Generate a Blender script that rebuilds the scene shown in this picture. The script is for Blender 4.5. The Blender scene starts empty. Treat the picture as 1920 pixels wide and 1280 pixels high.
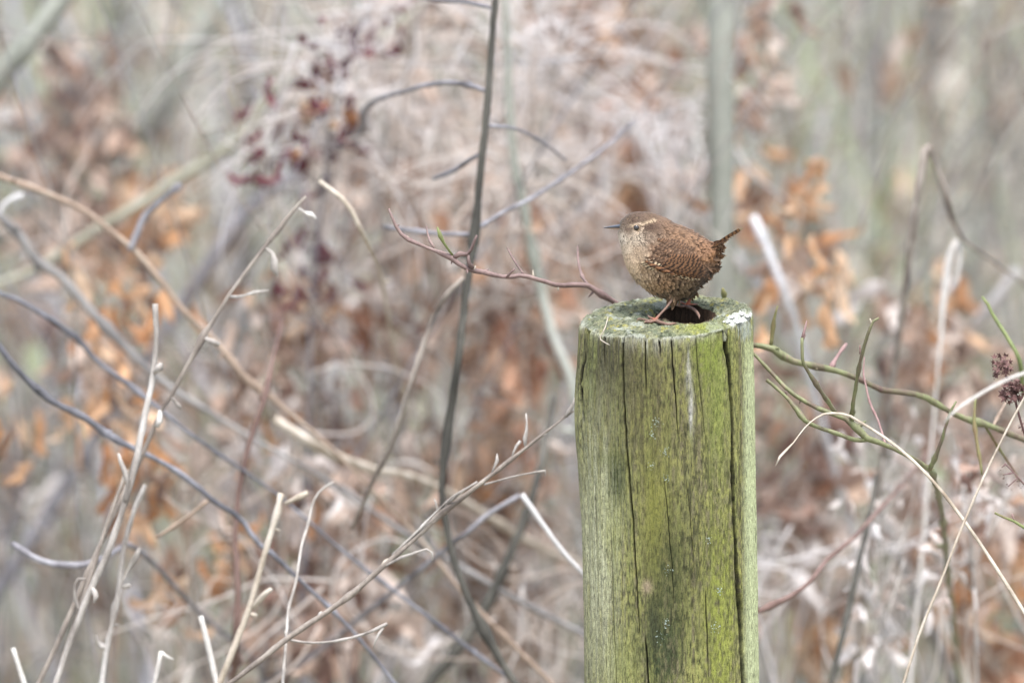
import bpy, math, random
import numpy as np
from mathutils import Vector

# ------------------------------------------------------------------ camera, sky, sun, exposure
sc = bpy.context.scene
COL = sc.collection
R = math.radians
PITCH = R(6.0)
F_MM, D0, H = 500.0, 9.3, 0.90                # focal length, distance to the post, height of the post's top
S = 36.0 / F_MM / 1920.0                      # metres across per photo pixel per metre of distance
RT = np.array([1.0, 0, 0]); FW = np.array([0, math.cos(PITCH), -math.sin(PITCH)]); UP = np.array([0, math.sin(PITCH), math.cos(PITCH)])
CAM = np.array([0, 0, H]) - RT * (290 * S * D0) - UP * (48 * S * D0) - FW * D0
cam = bpy.data.cameras.new("camera"); co = bpy.data.objects.new("camera", cam); COL.objects.link(co)
cam.lens = F_MM; cam.sensor_width = 36; cam.clip_start = 0.1; cam.clip_end = 500
cam.dof.use_dof = True; cam.dof.focus_distance = D0 - 0.012; cam.dof.aperture_fstop = 5.6
co.location = CAM; co.rotation_euler = (R(90) - PITCH, 0, 0)
sc.camera = co

world = bpy.data.worlds.new("World"); sc.world = world; world.use_nodes = True
nt = world.node_tree; nt.nodes.clear()
sky = nt.nodes.new("ShaderNodeTexSky"); sky.sky_type = 'NISHITA'; sky.sun_disc = False
SUN_EL, SUN_AZ = R(69), R(168)
sky.sun_elevation = SUN_EL; sky.sun_rotation = SUN_AZ; sky.air_density = 1.0; sky.dust_density = 3.0
hsv = nt.nodes.new("ShaderNodeHueSaturation"); hsv.inputs["Saturation"].default_value = 0.56   # even overcast
bg = nt.nodes.new("ShaderNodeBackground"); bg.inputs[1].default_value = 0.11
wo = nt.nodes.new("ShaderNodeOutputWorld")
nt.links.new(sky.outputs[0], hsv.inputs["Color"]); nt.links.new(hsv.outputs[0], bg.inputs[0]); nt.links.new(bg.outputs[0], wo.inputs[0])

sl = bpy.data.lights.new("sun", 'SUN'); sl.energy = 1.5; sl.angle = R(14); sl.color = (1.0, 0.985, 0.965)
so = bpy.data.objects.new("sun", sl); COL.objects.link(so)
sdir = Vector((math.sin(SUN_AZ) * math.cos(SUN_EL), math.cos(SUN_AZ) * math.cos(SUN_EL), math.sin(SUN_EL)))
so.rotation_euler = sdir.to_track_quat('Z', 'Y').to_euler()

sc.view_settings.view_transform = 'Standard'; sc.view_settings.look = 'None'
sc.view_settings.gamma = 1.0; sc.view_settings.use_curve_mapping = False
sc.view_settings.exposure = 1.66
sc.cycles.use_denoising = True
sc.cycles.max_bounces = 6; sc.cycles.diffuse_bounces = 4; sc.cycles.transmission_bounces = 4
sc.cycles.caustics_reflective = False; sc.cycles.caustics_refractive = False

rnd = random.Random(11); rng = np.random.default_rng(11)

# ------------------------------------------------------------------ helpers
def lin(c):
    c = np.asarray(c, float) / 255.0
    return np.where(c <= 0.04045, c / 12.92, ((c + 0.055) / 1.055) ** 2.4)

def at(px, py, dd=0.0):
    """the point seen at photo pixel (px,py), dd metres farther than the post"""
    d = D0 + dd
    return CAM + RT * ((px - 960) * S * d) + UP * ((640 - py) * S * d) + FW * d

def aty(px, py, y):
    """the point seen at photo pixel (px,py) on the vertical plane Y = y"""
    v = RT * ((px - 960) * S) + UP * ((640 - py) * S) + FW
    return CAM + v * ((y - CAM[1]) / v[1])

def hash3(i, j, k):
    n = (i * 374761393 + j * 668265263 + k * 1274126177) & 0xFFFFFFFF
    n = ((n ^ (n >> 13)) * 1103515245) & 0xFFFFFFFF
    return ((n ^ (n >> 16)) & 0xFFFF) / 65535.0

def noise3(x, y, z=0.0):
    x, y, z = np.broadcast_arrays(np.asarray(x, float), np.asarray(y, float), np.asarray(z, float))
    xi, yi, zi = np.floor(x).astype(np.int64), np.floor(y).astype(np.int64), np.floor(z).astype(np.int64)
    fx, fy, fz = x - xi, y - yi, z - zi
    fx, fy, fz = [f * f * (3 - 2 * f) for f in (fx, fy, fz)]
    r = 0
    for a in (0, 1):
        for b in (0, 1):
            for c in (0, 1):
                r = r + hash3(xi + a, yi + b, zi + c) * (fx if a else 1 - fx) * (fy if b else 1 - fy) * (fz if c else 1 - fz)
    return r

def fbm(x, y, z=0.0, o=4):
    r = 0; a = 0.5
    for k in range(o):
        r = r + a * noise3(np.asarray(x) * 2 ** k + 17 * k, np.asarray(y) * 2 ** k + 5 * k, np.asarray(z) * 2 ** k); a *= 0.5
    return r / (1 - 0.5 ** o)

def obj(name, mesh, mat=None, parent=None):
    o = bpy.data.objects.new(name, mesh)
    if mat is not None and len(mesh.materials) == 0: mesh.materials.append(mat)
    COL.objects.link(o)
    if parent is not None:
        o.parent = parent
        o.location = -parent.location
    return o

def mk(name, V, F, smooth=True, colors=None):
    me = bpy.data.meshes.new(name)
    V = np.asarray(V, float)
    me.from_pydata(V.tolist(), [], F if isinstance(F, list) else F.tolist())
    if smooth: me.polygons.foreach_set("use_smooth", [True] * len(me.polygons))
    if colors is not None:
        a = me.color_attributes.new("Col", 'FLOAT_COLOR', 'POINT')
        c = np.ones((len(V), 4)); c[:, :3] = colors
        a.data.foreach_set("color", c.ravel())
    me.update()
    return me

def tag(o, label=None, cat=None, group=None, kind=None):
    if label: o["label"] = label
    if cat: o["category"] = cat
    if group: o["group"] = group
    if kind: o["kind"] = kind
    return o

def thing(name, label, cat, loc, group=None):
    o = bpy.data.objects.new(name, None); COL.objects.link(o)
    o.location = loc; o.empty_display_size = 0.05
    return tag(o, label, cat, group)

def catmull(P, n):
    """smooth curve through P (tangents weighted by segment length, so no overshoot)"""
    P = np.asarray(P, float); m = len(P)
    if m == 2:
        t = np.linspace(0, 1, n)[:, None]; return P[0] * (1 - t) + P[1] * t
    h = np.maximum(np.linalg.norm(np.diff(P[:, :3], axis=0), axis=1), 1e-9); u = np.concatenate([[0], np.cumsum(h)])
    dl = np.diff(P, axis=0) / h[:, None]; Tn = np.empty_like(P)
    Tn[1:-1] = (dl[:-1] * h[1:, None] + dl[1:] * h[:-1, None]) / (h[:-1] + h[1:])[:, None]; Tn[0] = dl[0]; Tn[-1] = dl[-1]
    t = np.linspace(0, u[-1], n); i = np.clip(np.searchsorted(u, t, side='right') - 1, 0, m - 2)
    f = ((t - u[i]) / h[i])[:, None]; hh = h[i][:, None]
    return (2 * f ** 3 - 3 * f ** 2 + 1) * P[i] + (f ** 3 - 2 * f ** 2 + f) * hh * Tn[i] + (-2 * f ** 3 + 3 * f ** 2) * P[i + 1] + (f ** 3 - f ** 2) * hh * Tn[i + 1]

def tube_geo(P, rad, sides=7, flat=1.0, rough=0.10, seed=0, nodes=None):
    """swept round (or flattened) section along the polyline P"""
    P = np.asarray(P, float); n = len(P); rad = np.asarray(rad, float)
    T = np.gradient(P, axis=0); T /= np.linalg.norm(T, axis=1)[:, None] + 1e-12
    ref = np.array([0.3, 0.9, 0.2]); N = np.zeros_like(P)
    v = np.cross(T[0], ref); v /= np.linalg.norm(v) + 1e-9
    for i in range(n):
        v = v - T[i] * np.dot(v, T[i]); v /= np.linalg.norm(v) + 1e-9; N[i] = v
    Bn = np.cross(T, N)
    a = np.linspace(0, 2 * np.pi, sides, endpoint=False)
    rr = rad[:, None] * (1 + rough * (hash_grid(n, sides, seed) - 0.5) * 2)
    V = P[:, None, :] + N[:, None, :] * (np.cos(a)[None, :, None] * rr[:, :, None]) + Bn[:, None, :] * (np.sin(a)[None, :, None] * rr[:, :, None] * flat)
    V = V.reshape(-1, 3)
    i, j = np.meshgrid(np.arange(n - 1), np.arange(sides), indexing='ij'); j2 = (j + 1) % sides
    F = np.stack([i * sides + j, i * sides + j2, (i + 1) * sides + j2, (i + 1) * sides + j], -1).reshape(-1, 4).tolist()
    F.append(list(range(sides))[::-1]); F.append([(n - 1) * sides + k for k in range(sides)])
    return V, F

def hash_grid(n, m, seed):
    return np.random.default_rng(1000 + seed).random((n, m))

_seed = [0]
def stem(name, pts, mat, parent, sides=7, flat=1.0, step=0.008, rough=0.10, wob=0.0, nodes=0):
    """pts: rows (x,y,z,r) in metres"""
    _seed[0] += 1
    P = np.asarray(pts, float)
    L = np.linalg.norm(np.diff(P[:, :3], axis=0), axis=1).sum()
    n = int(np.clip(L / step, 4, 160))
    C = catmull(P, n); r = np.maximum(C[:, 3], 0.0002)
    if nodes >= 3:                                   # woody stems turn a little sharply at their joints
        hh = np.concatenate([[0], np.cumsum(np.linalg.norm(np.diff(P[:, :3], axis=0), axis=1))])
        C = C * .45 + np.stack([np.interp(np.linspace(0, hh[-1], n), hh, P[:, k]) for k in range(4)], -1) * .55
    C = C[:, :3].copy()
    g = np.random.default_rng(_seed[0])
    if wob:
        t = np.linspace(0, L * 14, n)
        for k in range(3): C[:, k] += wob * (noise3(t, _seed[0] * 3.7 + k * 11.1) - 0.5) * 2
    r = r * (1 + .16 * (noise3(np.linspace(0, L * 60, n), _seed[0] * 1.7) - .5) * (nodes > 0))
    qs = g.random(int(nodes * 1.4))
    for q in qs:
        w = 0.0022 / max(L, 0.02)
        r = r * (1 + 0.55 * np.exp(-((np.linspace(0, 1, n) - q) / max(w, 0.7 / n)) ** 2))
    V, F = tube_geo(C, r, sides, flat, rough * 1.5, _seed[0])
    if nodes >= 3:                                   # buds and broken stubs at the joints
        V = [V]; nb = len(V[0])
        for q in qs:
            k = int(q * (n - 2)); tg = C[k + 1] - C[k]; tg /= np.linalg.norm(tg) + 1e-9; d = np.cross(tg, g.normal(0, 1, 3)); d /= np.linalg.norm(d) + 1e-9; d = d + tg * g.uniform(-.2, .9); d /= np.linalg.norm(d)
            ln = r[k] * g.choice([1.6, 2.2, 3.5]) ; v1, f1 = tube_geo(np.array([C[k], C[k] + d * ln * .6, C[k] + d * ln]), np.array([.55, .5, .12]) * r[k], 5, 1, .2, k)
            V.append(v1); F += [[e + nb for e in f] for f in f1]; nb += len(v1)
        V = np.concatenate(V)
    return obj(name, mk(name, V, F), mat, parent)

def pxpath(rows, dd=None, rscale=1.0):
    """rows (px, py, dd, r_px) or (px, py, r_px) with a common dd -> rows (x,y,z,r)"""
    out = []
    for q in rows:
        if dd is None: px, py, d, r = q
        else: px, py, r = q; d = dd
        p = at(px, py, d); out.append([*p, r * S * (D0 + d) * rscale])
    return out

def to_ground(p, q, toward, rmul=1.3):
    """points leading from p (reached from q) on down to the ground"""
    p = np.array(p); q = np.array(q); d = p[:3] - q[:3]; d = d / (np.linalg.norm(d) + 1e-9); d[2] = min(d[2], -.35); 
    x, y, z, r = p; k = min(z * .35 / -d[2], .4); m1 = p[:3] + d * k * .5; m2 = p[:3] + d * k
    e = m2 + np.array([toward[0] * .6, toward[1] * .6, 0]); e[2] = -.02
    return [[*m1, r * 1.05], [*m2, r * 1.1], [*(m2 * .45 + e * .55 + np.array([d[0], d[1], 0]) * k * .3), r * rmul * .95], [*(e + np.array([d[0], d[1], 0]) * k * .4), r * rmul]]

# ------------------------------------------------------------------ materials
def newmat(name):
    m = bpy.data.materials.new(name); m.use_nodes = True
    t = m.node_tree; b = t.nodes["Principled BSDF"]; b.inputs["Roughness"].default_value = 0.8
    b.inputs["Specular IOR Level"].default_value = 0.25
    return m, t, b

def N(t, kind, **kw):
    n = t.nodes.new(kind)
    for k, v in kw.items():
        if k in n.inputs: n.inputs[k].default_value = v
        else: setattr(n, k, v)
    return n

def ramp(t, stops):
    r = t.nodes.new("ShaderNodeValToRGB"); e = r.color_ramp.elements
    while len(e) < len(stops): e.new(0.5)
    for q, (p, c) in zip(e, stops):
        q.position = p; q.color = (*lin(c), 1) if len(c) == 3 and max(c) > 1 else (*c, 1)
    return r

def bark(name, cols, scale=60, stretch=(1, 1, 0.25), rough=0.75, bump=0.3, spec=0.3):
    m, t, b = newmat(name)
    tc = N(t, "ShaderNodeTexCoord"); mp = N(t, "ShaderNodeMapping"); mp.inputs["Scale"].default_value = stretch
    nz = N(t, "ShaderNodeTexNoise", Scale=scale, Detail=5.0, Roughness=0.65)
    t.links.new(tc.outputs["Object"], mp.inputs[0]); t.links.new(mp.outputs[0], nz.inputs["Vector"])
    cols = [tuple(np.array(c) * (1 - DESAT) + np.mean(c) * DESAT + 4) for c in cols]
    k = len(cols); r = ramp(t, [(0.3 + 0.4 * i / (k - 1), c) for i, c in enumerate(cols)])
    t.links.new(nz.outputs[0], r.inputs[0])
    n2 = N(t, "ShaderNodeTexNoise", Scale=scale * 9, Detail=3.0)
    t.links.new(tc.outputs["Object"], n2.inputs["Vector"])
    mx = N(t, "ShaderNodeMix", data_type='RGBA', blend_type='MULTIPLY'); mx.inputs[0].default_value = 0.35
    r2 = ramp(t, [(0.3, (0.45, 0.45, 0.45)), (0.65, (1.0, 1.0, 1.0))]); t.links.new(n2.outputs[0], r2.inputs[0])
    t.links.new(r.outputs[0], mx.inputs[6]); t.links.new(r2.outputs[0], mx.inputs[7])
    t.links.new(mx.outputs[2], b.inputs["Base Color"])
    bp = N(t, "ShaderNodeBump", Strength=bump, Distance=0.001); t.links.new(n2.outputs[0], bp.inputs["Height"])
    t.links.new(bp.outputs[0], b.inputs["Normal"])
    b.inputs["Roughness"].default_value = rough; b.inputs["Specular IOR Level"].default_value = spec
    return m

def leafmat(name, cols, transl=0.35):
    """dry leaf: colour varies from leaf to leaf and within it; some light comes through"""
    cols = [tuple(np.array(c) * .72 + np.mean(c) * .28 + np.array([11, 10, 12])) for c in cols]
    m, t, b = newmat(name)
    oi = N(t, "ShaderNodeObjectInfo"); tc = N(t, "ShaderNodeTexCoord")
    nz = N(t, "ShaderNodeTexNoise", Scale=70.0, Detail=3.0); t.links.new(tc.outputs["Object"], nz.inputs["Vector"])
    ad = N(t, "ShaderNodeMath", operation='MULTIPLY_ADD'); ad.inputs[1].default_value = 0.35; 
    sb = N(t, "ShaderNodeMath", operation='MULTIPLY_ADD'); sb.inputs[1].default_value = 0.85; sb.inputs[2].default_value = -0.1
    t.links.new(oi.outputs["Random"], sb.inputs[0]); t.links.new(nz.outputs[0], ad.inputs[0]); t.links.new(sb.outputs[0], ad.inputs[2])
    k = len(cols); r = ramp(t, [(0.08 + 0.88 * i / max(k - 1, 1), c) for i, c in enumerate(cols)]); t.links.new(ad.outputs[0], r.inputs[0])
    t.links.new(r.outputs[0], b.inputs["Base Color"])
    tr = N(t, "ShaderNodeBsdfTranslucent"); t.links.new(r.outputs[0], tr.inputs[0])
    ms = N(t, "ShaderNodeMixShader"); ms.inputs[0].default_value = transl
    t.links.new(b.outputs[0], ms.inputs[1]); t.links.new(tr.outputs[0], ms.inputs[2])
    t.links.new(ms.outputs[0], t.nodes["Material Output"].inputs[0])
    return m

def colmat(name, rough=0.7, spec=0.2, fine=None, bump=0.0, sheen=0.0):
    """colour from the mesh's own colour attribute"""
    m, t, b = newmat(name)
    a = N(t, "ShaderNodeAttribute", attribute_name="Col")
    t.links.new(a.outputs["Color"], b.inputs["Base Color"])
    b.inputs["Roughness"].default_value = rough; b.inputs["Specular IOR Level"].default_value = spec
    if sheen: b.inputs["Sheen Weight"].default_value = sheen
    if bump:
        tc = N(t, "ShaderNodeTexCoord"); nz = N(t, "ShaderNodeTexNoise", Scale=fine, Detail=4.0); t.links.new(tc.outputs["Object"], nz.inputs["Vector"])
        bp = N(t, "ShaderNodeBump", Strength=bump, Distance=0.0005); t.links.new(nz.outputs[0], bp.inputs["Height"]); t.links.new(bp.outputs[0], b.inputs["Normal"])
    return m

DESAT = 0.3
M = {}
M['rose'] = bark("rose_bark", [(84, 62, 58), (128, 98, 92), (150, 120, 112)], 90, spec=0.4, rough=0.55)
M['rose_green'] = bark("green_rose_bark", [(98, 68, 62), (106, 96, 66), (122, 130, 76), (140, 112, 96)], 75, spec=0.4, rough=0.55)
M['green'] = bark("green_shoot_bark", [(92, 108, 52), (124, 138, 66), (120, 100, 60)], 90, spec=0.4, rough=0.55)
M['olive'] = bark("olive_shoot_bark", [(128, 78, 60), (122, 118, 62), (112, 128, 60)], 90)
M['pinktwig'] = bark("pink_brown_twig", [(128, 88, 84), (165, 128, 124)], 90)
M['dark'] = bark("dark_stem_bark", [(46, 44, 40), (74, 72, 64), (108, 104, 94)], 40)
M['mauve'] = bark("grey_mauve_bark", [(80, 78, 82), (126, 123, 130), (166, 164, 172)], 40)
M['grey'] = bark("grey_branch_bark", [(88, 86, 86), (126, 122, 120), (158, 154, 150)], 40)
M['greygreen'] = bark("grey_green_bark", [(104, 108, 96), (140, 144, 130), (170, 172, 160)], 25)
M['palegrey'] = bark("pale_grey_bark", [(158, 156, 156), (188, 186, 186), (205, 202, 200)], 25)
M['yellowgreen'] = bark("yellow_green_bark", [(132, 130, 108), (160, 158, 134), (172, 168, 150)], 25)
M['straw'] = bark("straw", [(140, 120, 96), (184, 168, 146), (208, 197, 180)], 60, spec=0.4)
M['paleblade'] = bark("bleached_straw", [(164, 156, 147), (204, 198, 190), (222, 218, 212)], 40)
M['bluewhite'] = bark("bleached_stick", [(190, 192, 198), (214, 216, 222), (226, 228, 232)], 40)
M['weed'] = bark("weed_stalk", [(96, 84, 76), (140, 126, 114), (178, 166, 152)], 70)
M['weedpale'] = bark("pale_weed_stalk", [(112, 102, 94), (166, 157, 148), (204, 198, 191)], 70)
M['redstem'] = bark("red_brown_stem", [(88, 62, 54), (120, 88, 78), (146, 114, 104)], 40)
M['slate'] = bark("slate_bark", [(58, 58, 64), (96, 96, 104), (146, 147, 158)], 40)
M['tan'] = bark("tan_stem", [(128, 104, 84), (160, 134, 112), (178, 158, 136)], 40)
M['seed'] = bark("seed_head", [(74, 44, 42), (108, 68, 64), (128, 90, 84)], 120)

L = {}
L['rust'] = leafmat("rust_leaf", [(128, 82, 58), (180, 122, 86), (204, 158, 120), (206, 182, 158)])
L['orange'] = leafmat("orange_leaf", [(168, 106, 58), (206, 146, 90), (216, 172, 126), (214, 184, 148)])
L['tan'] = leafmat("tan_leaf", [(104, 76, 60), (182, 150, 126), (206, 180, 158), (214, 200, 186)])
L['pale'] = leafmat("pale_leaf", [(170, 150, 136), (204, 190, 178), (220, 212, 204), (226, 222, 220)])
L['brown'] = leafmat("brown_leaf", [(104, 74, 62), (140, 104, 86), (172, 138, 116), (196, 172, 154)])
L['red'] = leafmat("dark_red_leaf", [(70, 22, 30), (98, 40, 46), (110, 56, 60)], 0.1)
L['blade'] = leafmat("dry_grass_blade", [(196, 176, 156), (216, 204, 190), (228, 222, 214), (204, 194, 184)], 0.4)
L['whiteblade'] = leafmat("white_grass_blade", [(212, 206, 200), (228, 224, 220), (234, 232, 230)], 0.4)

# ------------------------------------------------------------------ ground
def ground():
    n = 140
    u = np.linspace(-1, 1, n); X, Y = np.meshgrid(np.sign(u) * np.abs(u) ** 2.2 * 160, np.sign(u) * np.abs(u) ** 2.2 * 160 + 4, indexing='ij')
    Z = (fbm(X * 0.5, Y * 0.5, 0, 4) - 0.5) * 0.16 + np.clip((Y - 30) / 130, 0, 1) ** 1.4 * 22 + (fbm(X * 0.05, Y * 0.05) - .5) * np.clip((np.hypot(X, Y) - 20) / 60, 0, 1) * 4
    Z -= 0.0
    V = np.stack([X, Y, Z], -1).reshape(-1, 3)
    i, j = np.meshgrid(np.arange(n - 1), np.arange(n - 1), indexing='ij')
    F = np.stack([i * n + j, (i + 1) * n + j, (i + 1) * n + j + 1, i * n + j + 1], -1).reshape(-1, 4)
    m, t, b = newmat("woodland_floor")
    tc = N(t, "ShaderNodeTexCoord")
    n1 = N(t, "ShaderNodeTexNoise", Scale=1.3, Detail=6.0, Roughness=0.6); n2 = N(t, "ShaderNodeTexNoise", Scale=24.0, Detail=5.0, Roughness=0.7)
    t.links.new(tc.outputs["Object"], n1.inputs["Vector"]); t.links.new(tc.outputs["Object"], n2.inputs["Vector"])
    r1 = ramp(t, [(0.3, (126, 136, 108)), (0.45, (156, 156, 146)), (0.6, (164, 160, 154)), (0.75, (138, 130, 120))]); t.links.new(n1.outputs[0], r1.inputs[0])
    r2 = ramp(t, [(0.3, (0.45, 0.42, 0.38)), (0.6, (1.0, 0.98, 0.95))]); t.links.new(n2.outputs[0], r2.inputs[0])
    mx = N(t, "ShaderNodeMix", data_type='RGBA', blend_type='MULTIPLY'); mx.inputs[0].default_value = 0.6
    t.links.new(r1.outputs[0], mx.inputs[6]); t.links.new(r2.outputs[0], mx.inputs[7]); t.links.new(mx.outputs[2], b.inputs["Base Color"])
    bp = N(t, "ShaderNodeBump", Strength=0.8, Distance=0.03); t.links.new(n2.outputs[0], bp.inputs["Height"]); t.links.new(bp.outputs[0], b.inputs["Normal"])
    b.inputs["Roughness"].default_value = 0.95
    o = obj("ground", mk("ground", V, F), m); tag(o, kind="structure", label="woodland floor of pale withered litter")
ground()

# ------------------------------------------------------------------ the post
TX, TY = math.tan(R(3.5)), math.tan(R(8.0))       # the top is cut a little aslant
PR = 161.5 * S * D0                               # radius
def top_z(x, y): return H + x * TX + y * TY
def ptop(px, py, h=0.0):
    """where the line of sight through a photo pixel meets the cut top of the post (h metres above it)"""
    v = RT * ((px - 960) * S) + UP * ((640 - py) * S) + FW
    k = (H + h + CAM[0] * TX + CAM[1] * TY - CAM[2]) / (v[2] - v[0] * TX - v[1] * TY)
    return CAM + v * k
def zp(zx, zy): return 1100 + zx / 4.573, 370 + zy / 4.573     # photo pixels of my close-up of the bird

hole_poly = np.array([ptop(*zp(*q))[:2] for q in [(604, 1034), (630, 978), (715, 946), (800, 938), (900, 936), (995, 946), (1070, 970), (1104, 1001), (1062, 1038), (1002, 1070), (950, 1088), (905, 1085), (830, 1066), (760, 1058), (680, 1052), (622, 1046)]])
HC = hole_poly.mean(0)
_ha = np.arctan2(hole_poly[:, 0] - HC[0], -(hole_poly[:, 1] - HC[1])); _hr = np.hypot(*(hole_poly - HC).T); _o = np.argsort(_ha)
def hole_r(phi): return np.interp((phi + np.pi) % (2 * np.pi) - np.pi, np.concatenate([_ha[_o] - 2 * np.pi, _ha[_o], _ha[_o] + 2 * np.pi]), np.tile(_hr[_o], 3))

def side_phi(px, py): 
    cx = 1251 + (py - 592) * 0.013
    return np.arcsin(np.clip((px - cx) / 161.5, -0.995, 0.995))
def side_z(px, py):
    ph = side_phi(px, py); return H + ((592 - py) * S * D0 + PR * np.cos(ph) * math.sin(PITCH)) / math.cos(PITCH)
# cracks: photo pixel path, half width in mm, depth in mm, starts at rim?
cracks = [([(1358, 617), (1362, 650), (1367, 690), (1372, 780), (1373, 850), (1374, 910), (1376, 990), (1381, 1078), (1386, 1150), (1393, 1300)], 1.5, 30, True),
          ([(1167, 625), (1169, 680), (1172, 760), (1176, 840), (1182, 910), (1190, 1010), (1195, 1100), (1200, 1190)], 0.6, 9, True),
          ([(1209, 630), (1210, 680), (1212, 740)], 0.42, 6, True), ([(1256, 624), (1260, 670), (1264, 713), (1268, 770), (1271, 818)], 0.32, 5, True),
          ([(1303, 621), (1306, 660), (1310, 702), (1317, 770), (1325, 850)], 0.22, 3, True), ([(1134, 627), (1134, 650), (1135, 690)], 0.6, 5, True),
          ([(1145, 985), (1149, 1080), (1153, 1180), (1158, 1300)], 0.34, 3.5, False), ([(1245, 880), (1254, 990), (1262, 1080), (1264, 1155)], 0.17, 2.0, False),
          ([(1286, 895), (1293, 960), (1299, 1030), (1304, 1105)], 0.16, 2.0, False), ([(1211, 1190), (1214, 1240), (1218, 1300)], 0.5, 4, False),
          ([(1236, 630), (1237, 650), (1240, 672)], 0.7, 4, True), ([(1100, 660), (1098, 720), (1104, 790)], 0.9, 3, False),
          ([(1118, 900), (1119, 960), (1122, 1040)], 0.35, 2, False), ([(1322, 1100), (1326, 1200), (1328, 1270)], 0.35, 2.5, False),
          ([(1387, 1075), (1390, 1120), (1393, 1160)], 0.4, 4, False), ([(1385, 625), (1386, 660)], 0.4, 3, True)]
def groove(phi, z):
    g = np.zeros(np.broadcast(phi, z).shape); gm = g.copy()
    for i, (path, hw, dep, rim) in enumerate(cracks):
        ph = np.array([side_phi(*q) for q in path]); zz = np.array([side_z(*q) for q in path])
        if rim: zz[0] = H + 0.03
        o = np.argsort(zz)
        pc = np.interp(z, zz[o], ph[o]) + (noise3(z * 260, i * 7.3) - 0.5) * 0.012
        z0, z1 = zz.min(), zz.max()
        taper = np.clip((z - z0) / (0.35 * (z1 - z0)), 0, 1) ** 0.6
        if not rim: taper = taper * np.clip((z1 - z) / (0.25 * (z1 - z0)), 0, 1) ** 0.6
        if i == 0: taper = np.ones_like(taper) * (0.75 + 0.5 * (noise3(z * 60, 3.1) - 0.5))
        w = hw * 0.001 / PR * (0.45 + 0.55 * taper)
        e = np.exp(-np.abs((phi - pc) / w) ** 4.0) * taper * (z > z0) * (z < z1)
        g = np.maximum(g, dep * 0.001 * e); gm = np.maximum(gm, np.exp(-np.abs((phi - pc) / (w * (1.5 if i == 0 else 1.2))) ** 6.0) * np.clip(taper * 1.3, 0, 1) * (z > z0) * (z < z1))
    return g, gm

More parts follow.
